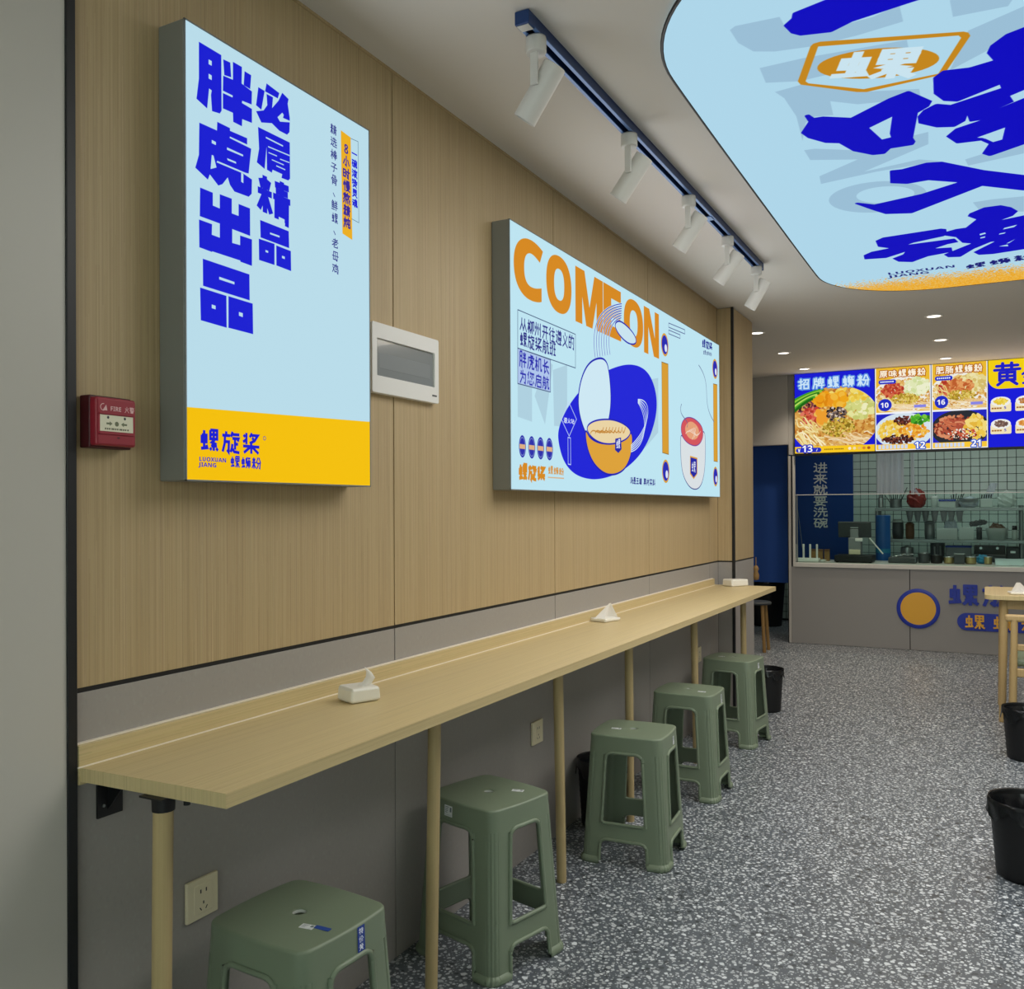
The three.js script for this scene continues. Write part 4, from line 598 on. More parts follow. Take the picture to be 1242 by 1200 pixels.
// ------------------------------------------------------------------ wall counter
const TY = 0.80;
{
  const t = thing('bar_counter', 'long pale wood counter along the wall on slim wooden legs', 'counter', [0, 0, 0]);
  const za = -1.0885, zb = -1.099, ze = -5.49;
  const top = extrude([[0.004, -za], [0.370, -zb], [0.370, -ze], [0.004, -ze]], 0.025); top.rotateX(-Math.PI / 2); // x, -z plane -> flip
  { const p = top.attributes.position; for (let i = 0; i < p.count; i++) p.setXYZ(i, p.getX(i), TY - 0.025 + p.getY(i), p.getZ(i)); }
  top.computeVertexNormals(); mesh('tabletop', metric(top), M.desk, t);
  mesh('front_edge_band', box(0.370, 0.3708, TY - 0.025, TY - 0.0006, zb, ze), M.deskSide, t);
  mesh('backsplash', rbx(0.002, 0.018, TY - 0.032, TY + 0.040, -1.0868, -5.43, 0.001, 1), M.deskSide, t);
  mesh('caulk_line', [box(0.018, 0.0205, TY, TY + 0.0022, -1.083, -5.43)], M.caulk, t); mesh('caulk_line', box(0.0005, 0.009, TY + 0.040, TY + 0.0425, -1.087, -5.43), M.caulk, t);
  for (const [z, dz] of [[-1.112, 0.005], [-1.990, 0.012], [-2.752, -0.04], [-3.43, -0.03], [-4.34, -0.06], [-5.35, -0.06]]) {
    const leg = mesh('leg', rod([0.208, TY - 0.025, z], [0.200, 0.001, z + dz], 0.0175, 0.0165, 20), M.legWood, t);
    mesh('leg_bracket', [rod([0.208, TY - 0.0255, z], [0.208, TY - 0.055, z], 0.0205, 0.0195, 16), box(0.182, 0.238, TY - 0.0285, TY - 0.0252, z + 0.03, z - 0.03)], M.black, leg);
  }
  mesh('wall_bracket', [box(0.001, 0.006, 0.690, 0.774, -1.135, -1.190), extrude([[0.004, 0.774], [0.06, 0.774], [0.06, 0.764], [0.004, 0.70]], 0.004).translate(0, 0, -1.16)], M.black, t);
  for (const [y, z, r] of [[0.752, -1.152, 0.004], [0.712, -1.147, 0.003], [0.715, -1.166, 0.003]]) mesh('bracket_screw', rod([0.005, y, z], [0.008, y, z], r), M.steelDull, t);
  mesh('bracket_bolt', rod([0.235, TY - 0.03, -1.14], [0.235, TY - 0.05, -1.14], 0.006), M.trim, t);
}

// ------------------------------------------------------------------ wall fittings
{
  const c = thing('fire_call_point', 'dark red fire alarm call point on the wood panelling', 'fire alarm', [0.001, 1.392, -1.148]);
  mesh('back_box', rbx(0, 0.028, -0.004, 0.094, -0.046, 0.046, 0.003), M.redDark, c); mesh('cover', rbx(0.022, 0.044, 0, 0.090, -0.044, 0.044, 0.005, 3), M.red, c);
  const k = canvas(512, 512), g = k.getContext('2d'); g.fillStyle = '#9a2233'; g.fillRect(0, 0, 512, 512); g.strokeStyle = '#e0b8b8'; g.lineWidth = 9; g.beginPath(); g.arc(70, 92, 38, 1.2, 5); g.stroke(); g.fillStyle = '#e0b8b8'; g.beginPath(); g.moveTo(60, 130); g.lineTo(110, 60); g.lineTo(125, 130); g.fill(); g.font = 'bold 74px sans-serif'; g.fillText('FIRE', 165, 128); g.strokeStyle = '#e0b8b8'; inkText(g, '火警', 370, 66, 60, 66, 72, 0, 7);
  g.fillStyle = '#e9e6cd'; g.fillRect(24, 180, 464, 190); g.fillStyle = '#26282a'; for (const x of [135, 370]) { g.beginPath(); g.arc(x, 208, 16, 0, 7); g.fill(); } g.fillStyle = '#6d7454'; g.beginPath(); g.arc(256, 278, 28, 0, 7); g.fill(); for (const s of [-1, 1]) { g.beginPath(); g.moveTo(256 + s * 60, 278); g.lineTo(256 + s * 100, 252); g.lineTo(256 + s * 100, 268); g.lineTo(256 + s * 145, 268); g.lineTo(256 + s * 145, 290); g.lineTo(256 + s * 100, 290); g.lineTo(256 + s * 100, 306); g.fill(); } g.fillStyle = '#5c6044'; for (let i = 0; i < 12; i++) g.fillRect(90 + i * 28 + (i % 4 === 3 ? 6 : 0), 330, 20, 20);
  g.fillStyle = '#3a0c12'; g.beginPath(); g.ellipse(280, 440, 20, 9, 0, 0, 7); g.fill();
  const f = new THREE.PlaneGeometry(0.080, 0.082); f.rotateY(Math.PI / 2); f.translate(0.0446, 0.045, 0); mesh('printed_cover', f, std({ map: tex(k), roughness: 0.45 }), c);
  mesh('press_frame', [box(0.0446, 0.047, 0.0215, 0.0250, -0.038, 0.038), box(0.0446, 0.047, 0.0585, 0.0610, -0.038, 0.038)], M.red, c);
}
{
  const t = thing('distribution_box', 'white electrical distribution box with a smoked window', 'fuse box', [0.001, 1.592, -2.145]);
  mesh('frame', extrude(roundRectPts(-0.166, 0, 0.166, 0.19, 0.005, 4), 0.018, [roundRectPts(-0.146, 0.045, 0.146, 0.150, 0.003, 3)], 0.0015).rotateY(Math.PI / 2), M.white, t);
  mesh('window', rbx(0.002, 0.013, 0.046, 0.149, -0.1455, 0.1455, 0.001, 1), M.smoked, t); mesh('breaker_row', rbx(0.006, 0.0135, 0.068, 0.112, -0.128, 0.128, 0.002, 1), M.grey, t);
  mesh('maker_mark', box(0.0195, 0.0198, 0.018, 0.023, -0.155, -0.13), M.greyDark, t);
}
function outlet(z, y, label) {
  const t = thing('wall_socket', label, 'wall socket', [0.001, y, z]);
  mesh('plate', rbx(0, 0.009, -0.043, 0.043, -0.043, 0.043, 0.003, 2), M.cream, t); mesh('insert', rbx(0.006, 0.0105, -0.031, 0.031, -0.025, 0.025, 0.002, 1), M.cream, t);
  mesh('slots', [box(0.0100, 0.0108, 0.012, 0.020, 0.006, 0.009), box(0.0100, 0.0108, 0.012, 0.020, -0.009, -0.006), box(0.0100, 0.0108, -0.012, -0.006, -0.0015, 0.0015), ...[-1, 1].map((s) => { const g = new THREE.BoxGeometry(0.0008, 0.008, 0.0022); g.rotateX(s * 0.6); g.translate(0.0104, -0.021, s * 0.008); return g; })], M.trim, t);
}
outlet(-1.387, 0.447, 'cream wall socket between the counter end and the stool with a blue sticker');
outlet(-3.002, 0.441, 'cream wall socket above the black bin under the counter');
outlet(-5.12, 0.420, 'cream wall socket half hidden behind a counter leg by the pilaster');

// ------------------------------------------------------------------ tissue packs on the counter
function tissuePack(name, label, pos, turn, [w, h, d], sheet) {
  const t = thing(name, label, 'tissue pack', pos, turn, 'tissue packs on the wall counter'), r = rng(Math.round(w * 1e5 + h * 1e4));
  const g = rbox(w, h, d, Math.min(0.008, h * 0.4), 5), p = g.attributes.position; for (let i = 0; i < p.count; i++) { const x = p.getX(i), z = p.getZ(i), y = p.getY(i), k = Math.sin(x * 260 + z * 90) * 0.0009 + Math.sin(z * 310 - y * 120) * 0.0008; p.setXYZ(i, x + k * Math.sign(x) * 0.8, y + (y > 0 ? k : 0), z + k * Math.sign(z)); } g.computeVertexNormals(); g.translate(0, h / 2 + 0.0008, 0);
  mesh('wrapper', g, M.wrap, t);
  if (sheet) mesh('tissue', gridGeo(sheet(h)), M.paper, t);
  return t;
}
tissuePack('tissue_pack', 'white tissue pack with a thin sheet standing up like a sail', [0.117, TY, -1.789], -0.42, [0.072, 0.036, 0.083], (h) => {
  const left = [[-0.012, -0.002], [0.008, 0.010], [0.016, 0.022], [0.017, 0.034], [0.0135, 0.045]], right = [[0.022, -0.002], [0.030, 0.006], [0.039, 0.020], [0.030, 0.034], [0.0140, 0.046]], rows = [];
  const at = (L, f) => { const k = Math.min(3, Math.floor(f * 4)), t = f * 4 - k; return [L[k][0] + (L[k + 1][0] - L[k][0]) * t, L[k][1] + (L[k + 1][1] - L[k][1]) * t]; };
  for (let i = 0; i <= 12; i++) { const a = at(left, i / 12), b = at(right, i / 12); rows.push(Array.from({ length: 8 }, (_, j) => { const t = j / 7, x = a[0] + (b[0] - a[0]) * t, y = a[1] + (b[1] - a[1]) * t, d = 0.012 * Math.sin(t * 3.1) * (1 - i / 14), p = V(x * 0.884 + d * 0.46, 0, -x * 0.466 + d * 0.88).applyAxisAngle(V(0, 1, 0), 0.42); return [p.x, h + y, p.z]; })); }
  return rows; });
tissuePack('tissue_pack', 'nearly empty white tissue pack with a wide crumpled sheet on top', [0.075, TY, -3.515], -0.28, [0.078, 0.014, 0.108], (h) => { const rows = []; for (let i = 0; i <= 12; i++) { const f = i / 12, row = []; for (let j = 0; j <= 10; j++) { const s = j / 10 - 0.5, w = 0.135 * (1 - f * 0.92); row.push([0.012 * Math.sin(s * 9) * (1 - f) + 0.01 * f, h - 0.002 + f * 0.062, s * w - 0.018 * f]); } rows.push(row); } return rows; });
tissuePack('tissue_pack', 'unopened white tissue pack at the pilaster end of the counter', [0.147, TY, -5.425], -0.60, [0.085, 0.042, 0.130]);

// ------------------------------------------------------------------ plastic stools
const STOOL = (() => {
  const HT = 0.455, TOP = 0.395, W0 = 0.145, W1 = 0.088, LW = 0.062;
  const dim = (h) => { const f = h / HT; return { a: 0.158 + (0.1295 - 0.158) * f, b: 0.151 + (0.1215 - 0.151) * f, rc: 0.030 + (0.020 - 0.030) * f, bow: 0.001 + 0.008 * f * f }; };
  // side 0..3, distance w along the side from its middle, height h, offset along the outward normal
  function pt(side, w, h, off) {
    const { a, b, rc, bow } = dim(h), even = side % 2 === 0, A = even ? a : b, B = even ? b : a, half = A - rc, Wm = half + rc * Math.PI / 4, s = Math.sign(w), aw = Math.min(Math.abs(w), Wm);
    let x, z, nx = 0, nz = 1;
    if (aw <= half) { x = aw; z = B; } else { const q = (aw - half) / rc; nx = Math.sin(q); nz = Math.cos(q); x = half + rc * nx; z = B - rc + rc * nz; }
    z += bow * (1 - (aw / Wm) ** 2); x += nx * off; z += nz * off; x *= s || 1;
    const ang = side * Math.PI / 2, c = Math.cos(ang), n = Math.sin(ang); return [x * c + z * n, h, -x * n + z * c];
  }
  const wm = (side, h) => { const { a, b, rc } = dim(h); return (side % 2 === 0 ? a : b) - rc + rc * Math.PI / 4; };
  const flare = (h) => h < 0.024 ? 0.008 * Math.sin(Math.min(1, (0.024 - h) / 0.012) * Math.PI / 2) * (h < 0.006 ? 0.55 + h / 0.006 * 0.45 : 1) : 0;
  const flute = (d, h) => (h < 0.42 && ((d > 0.003 && d < 0.008) || (d > 0.016 && d < 0.020))) ? -0.0022 : 0;
  const edge = (h) => { let e = LW; if (h <= W1 && W1 - h < 0.022) { const q = 0.022 - (W1 - h); e += 0.022 - Math.sqrt(Math.max(0, 0.022 ** 2 - q * q)); } if (h >= W0 && TOP - h < 0.024) { const q = 0.024 - (TOP - h); e += 0.024 - Math.sqrt(Math.max(0, 0.024 ** 2 - q * q)); } if (h >= W0 && h - W0 < 0.012) { const q = 0.012 - (h - W0); e += 0.012 - Math.sqrt(Math.max(0, 0.012 ** 2 - q * q)); } return e; };
  const hs = []; for (const [a, b, n] of [[0, 0.024, 8], [0.024, W1 - 0.022, 4], [W1 - 0.022, W1, 8], [W1 + 1e-5, W0 - 1e-5, 4], [W0, W0 + 0.012, 5], [W0 + 0.012, TOP - 0.024, 8], [TOP - 0.024, TOP, 8]]) for (let i = 0; i <= n; i++) hs.push(a + (b - a) * i / n);
  const ds = [0, 0.0025, 0.004, 0.007, 0.0085, 0.0155, 0.017, 0.019, 0.0205, 0.032, 0.044, 1];
  // legs: the corner between side k (its +w end) and side k+1 (its -w end)
  const legs = [0, 1, 2, 3].map((k) => {
    const parts = [];
    for (const [side, s] of [[k, 1], [(k + 1) % 4, -1]]) for (const inn of [0, -0.0045]) {
      parts.push(gridGeo(hs.map((h) => ds.map((d) => { const e = edge(h), dd = d === 1 ? e : Math.min(d, e); return pt(side, s * (wm(side, h) - dd), h, (inn || flute(dd, h)) + flare(h) + (inn && 0)); }))));
    }
    return merge(parts);
  });
  const rungs = [0, 1, 2, 3].map((side) => merge([0, -0.0045].map((inn) => gridGeo([W1, W1 + 0.02, W0 - 0.02, W0].map((h) => { const w = wm(side, h) - LW; return Array.from({ length: 9 }, (_, j) => pt(side, -w + 2 * w * j / 8, h, inn)); })))));
  const rims = [0, 1, 2, 3].map((side) => {
    const up = [], low = [], at = (s, h) => V(...pt(side, s * (wm(side, h) - edge(h)), h, 0.0008));
    const hu = hs.filter((h) => h >= W0), hl = hs.filter((h) => h <= W1 && h >= 0.010);
    for (const h of hu) up.push(at(1, h)); { const w = wm(side, TOP) - edge(TOP); for (let j = 1; j < 6; j++) up.push(V(...pt(side, w - 2 * w * j / 6, TOP, 0.0008))); } for (const h of [...hu].reverse()) up.push(at(-1, h)); { const w = wm(side, W0) - edge(W0); for (let j = 1; j < 6; j++) up.push(V(...pt(side, -w + 2 * w * j / 6, W0, 0.0008))); }
    for (const h of hl) low.push(at(1, h)); { const w = wm(side, W1) - edge(W1); for (let j = 1; j < 6; j++) low.push(V(...pt(side, w - 2 * w * j / 6, W1, 0.0008))); } for (const h of [...hl].reverse()) low.push(at(-1, h));
    return merge([tube(up, 0.0062, 90, 6, true), tube(low, 0.0062, 60, 6)]);
  });
  const loop = (h, off) => { const o = []; for (let side = 0; side < 4; side++) { const W = wm(side, h); for (let j = 0; j < 24; j++) o.push(pt(side, -W + 2 * W * (j + 0.5) / 24, h, off)); } return o; };
  const rows = [loop(TOP, 0), loop(0.41, 0), loop(0.43, 0), loop(0.4485, 0.0008), loop(0.4515, 0.0002), loop(0.4538, -0.0018), loop(0.455, -0.0055)], last = rows[rows.length - 1];
  const topRow = (f) => last.map(([x, , z], i) => { const a = Math.atan2(z, x), R = 0.0155, k = f; return [x * k + Math.cos(a) * R * (1 - k), 0.455 + 0.002 * (1 - k * k), z * k + Math.sin(a) * R * (1 - k)]; });
  for (const f of [0.85, 0.6, 0.3, 0.1, 0]) rows.push(topRow(f));
  rows.push(rows[rows.length - 1].map(([x, y, z]) => [x * 0.9, 0.4545, z * 0.9]));
  const under = [loop(TOP, -0.0045), loop(0.44, -0.0045), loop(0.449, -0.012)]; const lu = under[2]; under.push(lu.map(([x, , z]) => { const a = Math.atan2(z, x); return [Math.cos(a) * 0.0138, 0.4482, Math.sin(a) * 0.0138]; }));
  return { HT, pt, legs, rungs, rims, seat: merge([gridGeo(rows, true), gridGeo(under, true)]), paleRing: new THREE.CylinderGeometry(0.0139, 0.0139, 0.006, 24, 1, true).translate(0, 0.4512, 0), plate: pt };
})();
function stool(label, pos, turn, stickers) {
  const t = thing('plastic_stool', label, 'stool', pos, turn, 'green plastic stools along the wall counter');
  mesh('seat', STOOL.seat, M.green, t);
  for (let k = 0; k < 4; k++) { mesh('leg', STOOL.legs[k], M.green, t); mesh('stretcher', STOOL.rungs[k], M.green, t); mesh('opening_rim', STOOL.rims[k], M.green, t); }
  mesh('pale_hole_ring', STOOL.paleRing, M.paleRing, t);  // short pale ring just inside the seat hole
  for (const [kind, ...a] of stickers) {
    if (kind === 'top') { const [x, z, w, d, rot, m] = a, g = new THREE.BoxGeometry(w, 0.0006, d); g.rotateY(rot); g.translate(x, 0.4566, z); mesh('paper_sticker', g, m, t); }
    else { const [side, w, h, sw, sh, m] = a, rows = [0, 1].map((i) => [0, 1, 2].map((j) => STOOL.pt(side, w + sw * (j / 2 - 0.5), h - sh / 2 + sh * i, 0.0012))); mesh('paper_sticker', gridGeo(rows), m, t); }
  }
  return t;
}
{
  const tag1 = (() => { const k = canvas(128, 96), c = k.getContext('2d'); c.fillStyle = '#dfe3e4'; c.fillRect(0, 0, 128, 96); c.fillStyle = '#6a7a80'; for (let i = 0; i < 4; i++) c.fillRect(10, 12 + i * 16, 60 - i * 8, 6); for (let i = 0; i < 12; i++) c.fillRect(10 + i * 9, 78, 2 + (i * 5) % 5, 12); c.fillRect(88, 14, 26, 40); return std({ map: tex(k), roughness: 0.5 }); })();
  const strip = (() => { const k = canvas(96, 256), c = k.getContext('2d'); c.fillStyle = '#1d3f9c'; c.fillRect(0, 0, 96, 256); c.strokeStyle = '#eef2ff'; inkText(c, '特价凳', 22, 22, 52, 56, 0, 76, 7); return std({ map: tex(k), roughness: 0.45 }); })();
  const blue = std({ color: 0x274a9e, roughness: 0.5 });
  const dr = (d) => d * Math.PI / 180;
  stool('green plastic stool with a blue lettered sticker down its side', [0.252, 0, -1.413], dr(-4), [['top', 0.062, 0.040, 0.030, 0.018, 0.2, tag1], ['top', 0.092, 0.030, 0.036, 0.012, 0.1, blue], ['side', 1, 0.028, 0.424, 0.022, 0.052, strip]]);
  stool('green plastic stool between two counter legs, next to the blue-stickered one', [0.2125, 0, -2.268], dr(-15), [['top', 0.060, -0.058, 0.034, 0.018, 0.5, tag1], ['side', 0, -0.03, 0.425, 0.032, 0.03, tag1]]);
  stool('green plastic stool in front of the black bin under the counter', [0.330, 0, -3.155], dr(4), [['top', -0.060, 0.025, 0.036, 0.018, 0.1, tag1], ['side', 1, 0.03, 0.42, 0.020, 0.030, tag1]]);
  stool('green plastic stool, second one from the pilaster', [0.296, 0, -3.965], dr(0.5), [['top', 0.070, 0.045, 0.034, 0.018, 0, tag1], ['side', 1, 0.02, 0.42, 0.018, 0.04, tag1]]);
  stool('green plastic stool next to the pilaster and a small bin', [0.256, 0, -4.925], dr(-7), [['top', -0.055, 0.03, 0.034, 0.018, 0.2, tag1], ['side', 1, 0.0, 0.42, 0.022, 0.03, tag1]]);
}

// ------------------------------------------------------------------ waste bins lined with black film
function bin(label, x, z, R, H, seed, litter) {
  const t = thing('waste_bin', label, 'waste bin', [x, 0, z], 0, 'black waste bins'), r = rng(seed), prof = [[0, 0.002], [R * 0.80, 0.002], [R * 0.83, 0.012]];
  for (let i = 0; i <= 22; i++) { const y = 0.014 + (H - 0.02) * i / 22; prof.push([R * (0.83 + 0.15 * i / 22) + (i % 2 ? 0.0009 : -0.0009), y]); }
  prof.push([R, H], [R * 0.965, H - 0.002], [R * 0.80, 0.02]);
  mesh('bucket', lathe(prof, 48), M.black, t);
  const rows = []; const hang = Array.from({ length: 49 }, (_, j) => 0.045 + 0.018 * Math.sin(j * 0.9 + seed) + 0.012 * r());
  for (const [f, rr, yy] of [[0, 0.80, -0.10], [0, 0.93, -0.03], [0, 0.985, 0.002], [0, 1.02, 0.004], [0.3, 1.045, -0.01], [0.7, 1.05, -0.03], [1, 1.065, -0.045]]) rows.push(Array.from({ length: 48 }, (_, j) => { const a = j / 48 * 6.2832, k = rr + (f > 0 ? 0.022 * Math.sin(j * 1.7 + f * 3) * f : rr < 0.9 ? 0.05 * Math.sin(j * 1.3) : 0), y = f > 0 ? H + 0.004 - hang[j] * f : H + yy; return [Math.cos(a) * R * k, y, Math.sin(a) * R * k]; }));
  mesh('bin_liner', gridGeo(rows, true), M.film, t);
  if (litter) { const b = new THREE.IcosahedronGeometry(0.03, 2), p = b.attributes.position; for (let i = 0; i < p.count; i++) { const k = 1 + 0.3 * Math.sin(p.getX(i) * 190) * Math.sin(p.getZ(i) * 170); p.setXYZ(i, p.getX(i) * k, p.getY(i) * 0.5 * k, p.getZ(i) * k); } b.translate(R * 0.35, H - 0.035, 0.01); mesh('crumpled_tissue', b, M.paper, t); }
}
bin('black waste bin with film liner standing alone on the open floor', 1.612, -3.56, 0.125, 0.262, 3, true);
bin('black waste bin beside the wooden chair', 1.668, -5.22, 0.118, 0.255, 5, false);
bin('black waste bin tucked under the wall counter behind a stool', 0.110, -3.375, 0.098, 0.265, 8, false);
bin('small black waste bin on the floor by the pilaster', 0.262, -5.74, 0.100, 0.262, 9, false);

// ------------------------------------------------------------------ dining table and chair by the right edge
{
  const x0 = 1.476, x1 = 2.70, z0 = -5.98, z1 = -6.62, y = 0.752, t = thing('dining_table', 'wooden dining table with rounded corners in front of the serving counter', 'table', [(x0 + x1) / 2, 0, (z0 + z1) / 2]);
  const w = (x1 - x0) / 2, d = (z0 - z1) / 2, top = extrude(roundRectPts(-w, -d, w, d, 0.05, 6), 0.022, [], 0.003); top.rotateX(-Math.PI / 2); top.translate(0, y - 0.025, 0); mesh('tabletop', metric(top), M.desk, t);
  for (const sx of [-1, 1]) for (const sz of [-1, 1]) mesh('leg', rod([sx * (w - 0.10), y - 0.024, sz * (d - 0.08)], [sx * (w - 0.085), 0.001, sz * (d - 0.065)], 0.023, 0.018, 18), M.chairWood, t);
  mesh('apron', [box(-w + 0.1, w - 0.1, y - 0.085, y - 0.026, d - 0.085, d - 0.065), box(-w + 0.1, w - 0.1, y - 0.085, y - 0.026, -d + 0.065, -d + 0.085), box(-w + 0.09, -w + 0.11, y - 0.085, y - 0.026, -d + 0.08, d - 0.08), box(w - 0.11, w - 0.09, y - 0.085, y - 0.026, -d + 0.08, d - 0.08)], M.chairWood, t);
  const n = thing('tissue_pack', 'white tissue pack with a folded sheet on the dining table', 'tissue pack', [1.66, y, -6.10], 0.2); mesh('wrapper', rbx(-0.06, 0.06, 0.0008, 0.016, -0.045, 0.045, 0.006, 3), M.wrap, n);
  mesh('tissue', gridGeo(Array.from({ length: 9 }, (_, i) => Array.from({ length: 9 }, (_, j) => { const f = i / 8, s = j / 8 - 0.5; return [s * 0.10 * (1 - 0.8 * f) - 0.01 * f, 0.0145 + 0.055 * f, 0.010 * Math.sin(s * 8 + f) * (1 - f)]; }))), M.paper, n);
}
{
  const t = thing('dining_chair', 'wooden low-backed chair with a green seat cushion, pushed to the dining table', 'chair', [1.82, 0, -5.70]);
  const w = 0.205, yb = 0.675;
  mesh('top_rail', rbx(-w - 0.045, w + 0.045, yb - 0.022, yb + 0.018, 0.172, 0.206, 0.014, 3), M.chairWood, t);
  for (const s of [-1, 1]) { mesh('leg', rod([s * w, yb - 0.01, 0.190], [s * (w + 0.012), 0.001, 0.200], 0.0175, 0.0175, 16), M.chairWood, t); mesh('leg', rod([s * w, 0.42, -0.19], [s * (w + 0.01), 0.001, -0.20], 0.0175, 0.016, 16), M.chairWood, t); mesh('side_rail', rbx(s * w - 0.012, s * w + 0.012, 0.375, 0.425, -0.19, 0.185, 0.006), M.chairWood, t); }
  mesh('cross_rail', rbx(-w, w, 0.36, 0.405, 0.175, 0.20, 0.006), M.chairWood, t); mesh('cross_rail', rbx(-w, w, 0.375, 0.42, -0.2, -0.18, 0.006), M.chairWood, t); mesh('back_slat', rbx(-w, w, 0.50, 0.535, 0.178, 0.196, 0.006), M.chairWood, t);
  mesh('seat_cushion', rbx(-w - 0.005, w + 0.005, 0.41, 0.455, -0.205, 0.165, 0.02, 3), M.green, t);
}

// ------------------------------------------------------------------ doorway, serving counter
{
  const c = thing('door_curtain', 'dark blue cloth curtain hanging in the kitchen doorway', 'curtain', [-0.50, 0, -8.93]);
  const rows = []; for (let i = 0; i <= 6; i++) rows.push(Array.from({ length: 41 }, (_, j) => { const x = -0.34 + 0.66 * j / 40; return [x, 1.90 - (1.90 - 0.545) * i / 6, 0.006 * Math.sin(j * 0.55) * (0.4 + i / 10)]; }));
  mesh('cloth', gridGeo(rows), M.blueCloth, c); mesh('rail', rod([-0.35, 1.895, 0], [0.34, 1.895, 0], 0.008), M.steelDull, c);
  const p = atZ(917, 694, PZ - 0.014); const kx = thing('wall_tassel', 'small brown tassel hanging on the end of the pilaster', 'tassel', [p.x, p.y, PZ - 0.012]); mesh('knot', lathe([[0, 0.045], [0.012, 0.04], [0.02, 0.02], [0.012, 0.005], [0.022, -0.02], [0.018, -0.05], [0.004, -0.055]], 12), M.brownTile, kx); mesh('cord', rod([0, 0.04, 0], [0, 0.10, 0], 0.003), M.brownTile, kx);
  // round wooden stool seen through the doorway
  const q = thing('wooden_stool', 'dark wooden stool standing inside the kitchen doorway', 'stool', [-0.33, 0, -8.10]);
  mesh('seat', lathe([[0, 0.44], [0.12, 0.44], [0.13, 0.43], [0.125, 0.415], [0, 0.415]], 24), M.greyDark, q); for (let k = 0; k < 4; k++) { const a = k * Math.PI / 2 + 0.785; mesh('leg', rod([Math.cos(a) * 0.09, 0.416, Math.sin(a) * 0.09], [Math.cos(a) * 0.12, 0.001, Math.sin(a) * 0.12], 0.015), M.brownTile, q); }
  const b = thing('kitchen_bin', 'dark bin standing behind the doorway curtain', 'waste bin', [-0.62, 0, -9.9]); mesh('bucket', lathe([[0, 0.004], [0.15, 0.004], [0.19, 0.5], [0.2, 0.52], [0.185, 0.52], [0.14, 0.02]], 28), M.black, b); mesh('liner', lathe([[0.2, 0.46], [0.208, 0.525], [0.19, 0.528], [0.17, 0.4]], 28), M.film, b);
}
{
  const xa = -0.165, xb = XR - 0.01, t = thing('serving_counter', 'grey panelled serving counter front facing the dining area', 'counter', [0, 0, ZC]);
  mesh('carcass', box(xa + 0.028, xb, 0, 0.716, -0.012, -0.62), M.dark, t);
  for (const [a, b] of [[xa + 0.023, 0.875], [0.881, 1.98], [1.986, 3.08], [3.086, xb]]) mesh('front_panel', rbx(a, b, 0.002, 0.716, -0.012, 0, 0.0012, 1), M.counter, t);
  single('serving_worktop', rbx(xa + 0.060, xb, 0.7165, 0.756, ZC + 0.018, ZC - 0.63, 0.004, 2), M.counterTop, 'pale stone worktop along the grey serving counter', 'worktop'); mesh('door_side_trim', box(xa - 0.009, xa - 0.001, 0, 1.868, 0.0, -0.02), M.trim, t);
  const f = thing('screen_frame', 'grey post and dark frame at the doorway end of the counter', 'frame', [xa, 0.757, ZC]);
  mesh('post', box(0, 0.022, -0.755, 1.0, 0.004, -0.05), M.plainWall, f); mesh('frame_bar', box(0.024, 0.036, -0.04, 1.0, 0.0, -0.03), M.trim, f); mesh('inner_post', box(0.037, 0.058, -0.04, 1.0, -0.005, -0.03), M.counterTop, f);
  const g = thing('glass_screen', 'clear glass hygiene screen standing on the serving counter', 'glass screen', [-0.1, 0.757, ZC - 0.01]);
  mesh('pane', box(0, 4.08, 0, 0.63, 0, 0.006), M.glass, g); mesh('glinting_edge', box(0, 4.08, 0.63, 0.636, -0.004, 0.008), M.white, g);  // top edge in plain white, standing in for its bright reflection
  mesh('post', rod([0.01, 0, 0.003], [0.01, 0.64, 0.003], 0.006), M.steelDull, g);
  single('hanging_cable', tube([atZ(965, 602, ZC - 0.05), atZ(969, 630, ZC - 0.08), atZ(971, 645, ZC - 0.1), atZ(973, 664, ZC - 0.12)], 0.0022, 30, 6), M.grey, 'thin grey cable hanging behind the glass screen', 'cable');
  // raised lettering
  const s = thing('counter_sign', 'raised blue characters and a gold lettered pill on the counter front', 'sign', [0, 0, ZC + 0.001]);
  ['螺', '旋', '桨'].forEach((ch, i) => { const p = merge(glyphGeo(ch, 0.225, 0.155, 0.027, 0.012)); p.translate(1.190 + 0.27 * i, 0.585, 0); mesh('raised_character', p, M.blueInk, s); });
  const y0 = 0.204, y1 = 0.352, pill = extrude(roundRectPts(1.255, y0, 1.98, y1, 0.0735, 10), 0.010, [], 0.001); mesh('pill_plate', pill, M.blueInk, s);
  ['螺', '蛳', '粉'].forEach((ch, i) => { const p = merge(glyphGeo(ch, 0.150, 0.105, 0.0135, 0.004)); p.translate(1.315 + 0.215 * i, 0.332, 0.0112); mesh('raised_character', p, M.goldInk, s); });
  const e = thing('round_plaque', 'round orange plaque with a thick blue rim on the counter front', 'plaque', [0.945, 0.372, ZC + 0.001]); mesh('rim', lathe([[0, 0], [0.176, 0], [0.176, 0.008], [0.150, 0.010], [0.148, 0.008], [0, 0.008]], 48).rotateX(Math.PI / 2), M.blueInk, e); mesh('face', lathe([[0, 0.0095], [0.140, 0.0095], [0.146, 0.007]], 48).rotateX(Math.PI / 2), M.goldInk, e);
}

